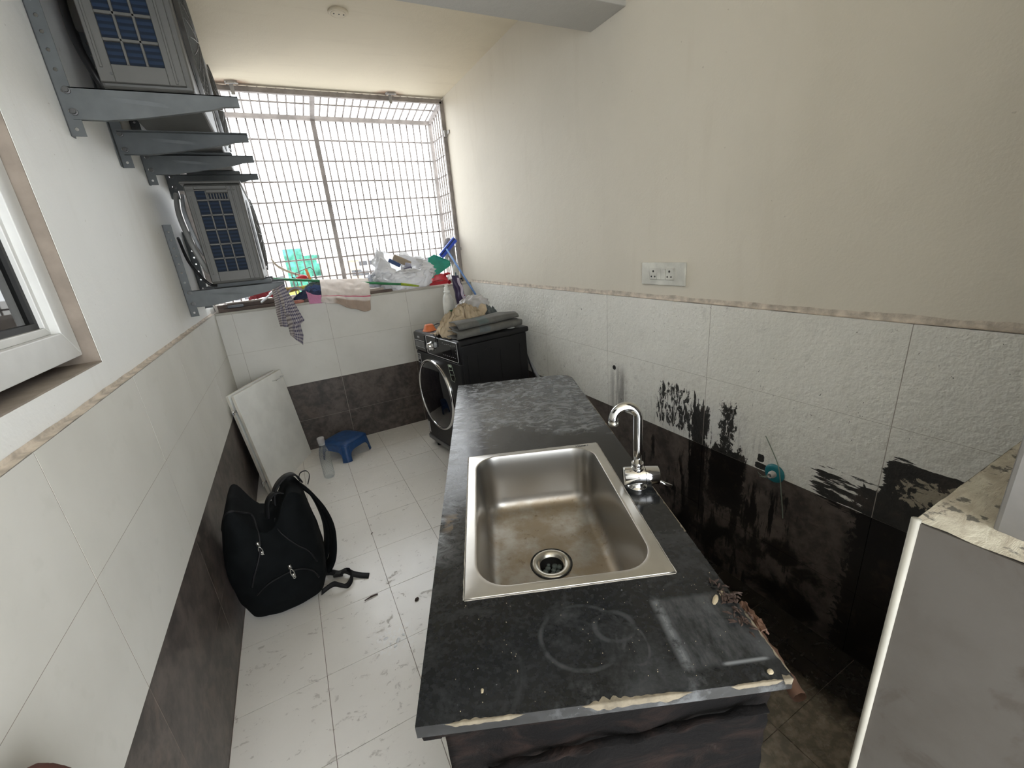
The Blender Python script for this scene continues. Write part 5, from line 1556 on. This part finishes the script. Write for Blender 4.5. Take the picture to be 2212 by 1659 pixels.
def redb(u, v):
    a = 2*pi*u; b = pi*v; return (.044*sin(b)*cos(a)*(1+.15*cos(a)), .026*sin(b)*sin(a), .022*cos(b)+.004*cos(a))
MB().grid(redb, 24, 14, True).build('bowl', MAT['red'], t, smooth=True)
MB().tube([(-.035, 0, -.002), (-.052, .004, .006), (-.06, .005, .010)], .006, 8).build('stub', MAT['rubber'], t, smooth=True)
t = thing('orange_brush', 'small upright orange brush handle next to the red scoop', 'brush', (.020, 3.56, 1.300))
MB().box(-.010, .010, -.006, .006, 0, .082).xf(Matrix.Rotation(radians(-10), 4, 'Y')).build('handle', MAT['orange2'], t, bevel=.003)
MB().box(-.012, .012, -.008, .008, -.012, .002).build('head', MAT['rubber'], t, bevel=.002)
# white carrier bag with contents
wb_ = thing('carrier_bag', 'white plastic carrier bag full of packets on the sill by the grill', 'plastic bag', (.730, 3.412, SZ))
def cb_fn(u, v):
    a = 2*pi*u; b = v
    # outline from base ring up to an open crumpled mouth
    R = interp([(0, .10, .030, .0), (.10, .19, .065, .012), (.35, .235, .080, .095), (.62, .225, .075, .180), (.82, .175, .052, .235), (1, .135, .034, .215)], b)
    cr = 1+.17*(1-2*abs(nz(cos(a)*2.2+3, sin(a)*2.2, b*3)))+.11*(1-2.4*abs(nz(cos(a)*5, sin(a)*5, b*6+2)))+.05*(1-2*abs(nz(cos(a)*12, sin(a)*12, b*14+5)))-.12
    x = R[0]*cos(a)*cr; y = R[1]*sin(a)*cr
    # mouth tilts: high on the left and far side, low at the front
    tilt = sst(.3, 1, b)
    z = R[2]*1.05+tilt*(.045*max(0, sin(a))-.115*max(0, -sin(a))-.06*max(0, cos(a))**2+.075*max(0, -cos(a))**3)
    return (x, y-.012*b, max(.002, z+.026*nz(cos(a)*3, sin(a)*3, b*6)+.010*nz(cos(a)*9, sin(a)*9, b*9)))
MB().grid(cb_fn, 140, 70, True).build('film', MAT['bag'], wb_, smooth=True)
def earfn(u, v):
    return (lerp(-.215, -.115, u)+.012*nz(u*4, v*4), .02+.01*nz(u*5, v*3, 2), lerp(.17, .345-.11*abs(u-.32)*2, v)+.006*nz(u*7, v*6))
MB().grid(earfn, 16, 16).build('bag_handle', MAT['bag'], wb_, smooth=True, solid=.0015)
def flapfn(u, v):
    return (lerp(-.02, .20, u), .01+.014*nz(u*6, v*4, 3), lerp(.14, .285-.07*u, v)+.010*nz(u*7, v*5, 8))
MB().grid(flapfn, 20, 14).build('bag_flap', MAT['bag'], wb_, smooth=True, solid=.0015)
def packet(name, mat, c, s, rot):
    MB().box(-s[0]/2, s[0]/2, -s[1]/2, s[1]/2, -s[2]/2, s[2]/2).xf(Matrix.Translation(c) @ Euler(rot).to_matrix().to_4x4()).build(name, MAT[mat], wb_, bevel=.006)
packet('blue_packet', 'denim', (-.075, -.030, .215), (.10, .02, .03), (0, .55, 0))
packet('brown_box', 'card', (-.005, .0, .225), (.15, .02, .05), (0, .5, 0))
packet('striped_packet', 'purple', (.012, -.055, .150), (.085, .02, .045), (.2, -.15, .1))
packet('striped_packet', 'white_plastic', (.008, -.066, .158), (.07, .004, .010), (.2, -.15, .1))
packet('green_packet', 'lavender', (.03, -.035, .185), (.05, .02, .04), (0, .3, 0))
# grey bag lying left of it
t = thing('grey_bag', 'crumpled grey plastic bag pushed against the white carrier bag', 'plastic bag', (.52, 3.435, SZ+.038)); bagblob(t, 'film', 'bag_grey', .10, .042, .11, 8, f=3.2)
# dustpans
t = thing('dustpan', 'green plastic dustpan standing behind the white carrier bag', 'dustpan', (1.075, 3.468, SZ))
m = MB()
pts = [(-.125, .085), (-.100, .225), (-.045, .250), (.085, .185), (.088, .150), (-.08, .062)]
m.prism(pts, 'y', -.002, .003)
m.tube([(p[0], -.004, p[1]) for p in pts], .004, 6, closed=True)
m.xf(Matrix.Rotation(radians(-8), 4, 'X')).build('pan', MAT['teal'], t)
MB().tube([(-.08, 0, .062), (-.13, .01, .03), (-.16, .012, .004)], .009, 8).build('grip', MAT['teal'], t, smooth=True)
t = thing('dustpan', 'red plastic dustpan lying beneath the green dustpan on the sill', 'dustpan', (1.03, 3.445, SZ))
MB().grid(lambda u, v: (lerp(-.10, .075, u), lerp(-.03, .04, v), .022+.055*u*v+.035*sin(pi*u)*(.4+.6*v)), 14, 10).build('pan', MAT['red'], t, smooth=True, solid=.004)
MB().tube([(.06, .02, .075), (.095, .02, .082), (.115, .018, .078)], [.014, .010, .007], 10).build('grip', MAT['red'], t, smooth=True)
MB().box(-.10, .075, -.032, -.026, .0, .030).build('lip', MAT['red'], t, bevel=.003)
# blue squeegee, grey mop
t = thing('squeegee', 'blue plastic floor squeegee leaning in the right window corner', 'squeegee', (1.15, 3.50, 1.44))
a, b = Vector((1.072, 3.455, 1.387)), Vector((1.222, 3.462, 1.520))
dx = (b-a).normalized()
mt = Matrix((dx, Vector((0, 1, 0)), dx.cross(Vector((0, 1, 0))))).transposed().to_4x4(); mt.translation = a
L = (b-a).length
MB().box(0, L, -.012, .012, -.020, .016).box(0, L, -.004, .004, -.034, -.020).xf(mt).build('head', MAT['blue'], t, bevel=.003, world=True)
MB().box(.004, L-.004, -.0125, -.0115, -.006, .004).xf(mt).build('groove', MAT['navy'], t, world=True)
MB().tube([(1.132, 3.445, 1.437), (1.170, 3.330, 1.29), (1.230, 3.14, 1.055)], .0085, 10).build('pole', MAT['bluepole'], t, smooth=True, world=True)
t = thing('string_mop', 'grey string mop head hanging behind the blue squeegee', 'mop', (1.19, 3.53, 1.5))
m = MB(); r = random.Random(6)
for i in range(110):
    a0 = r.uniform(-1, 1); y = r.uniform(-.014, .014); L = r.uniform(.08, .22)
    m.tube([(a0*.028, y, .03-.02*a0*a0), (a0*.045, y*1.3, -.02), (a0*.05+r.uniform(-.01, .01), y*1.3, -L*.6), (a0*.048+r.uniform(-.01, .01), y, -L)], .0022, 4)
m.build('strands', MAT['mop'], t)
MB().tube([(-.002, 0, .02), (.006, 0, -.15), (.010, -.01, -.35)], .009, 10).build('pole', MAT['mop'], t, smooth=True)
# white pump bottle and red cap
t = thing('pump_bottle', 'white cleaner bottle with blue label in the right corner of the sill', 'bottle', (1.195, 3.455, SZ))
ovl([(.9, 0), (1, .004), (1, .11), (.9, .128), (.55, .143), (.42, .148)], .029, .022).build('bottle_body', MAT['bottle_white'], t, smooth=True)
MB().lathe([(.012, .146), (.012, .156), (.007, .158), (.007, .182), (.0, .183)], 16).build('nozzle', MAT['bottle_white'], t, smooth=True)
MB().box(-.018, -.004, -.0235, -.0215, .055, .085).build('label', MAT['label_dark'], t)
MB().box(.004, .012, -.0235, -.0215, .010, .022).build('label', MAT['label_dark'], t)
o = MB().lathe([(.016, 0), (.0165, .012), (.014, .016), (.009, .0165), (.008, .012), (.0, .012)], 20, ax='y', cap=False).build('red_screw_lid', MAT['red'], smooth=True)
o.location = (1.082, 3.335, SZ+.0167); tag(o, 'small red bottle cap standing on the sill edge near the corner', 'cap')
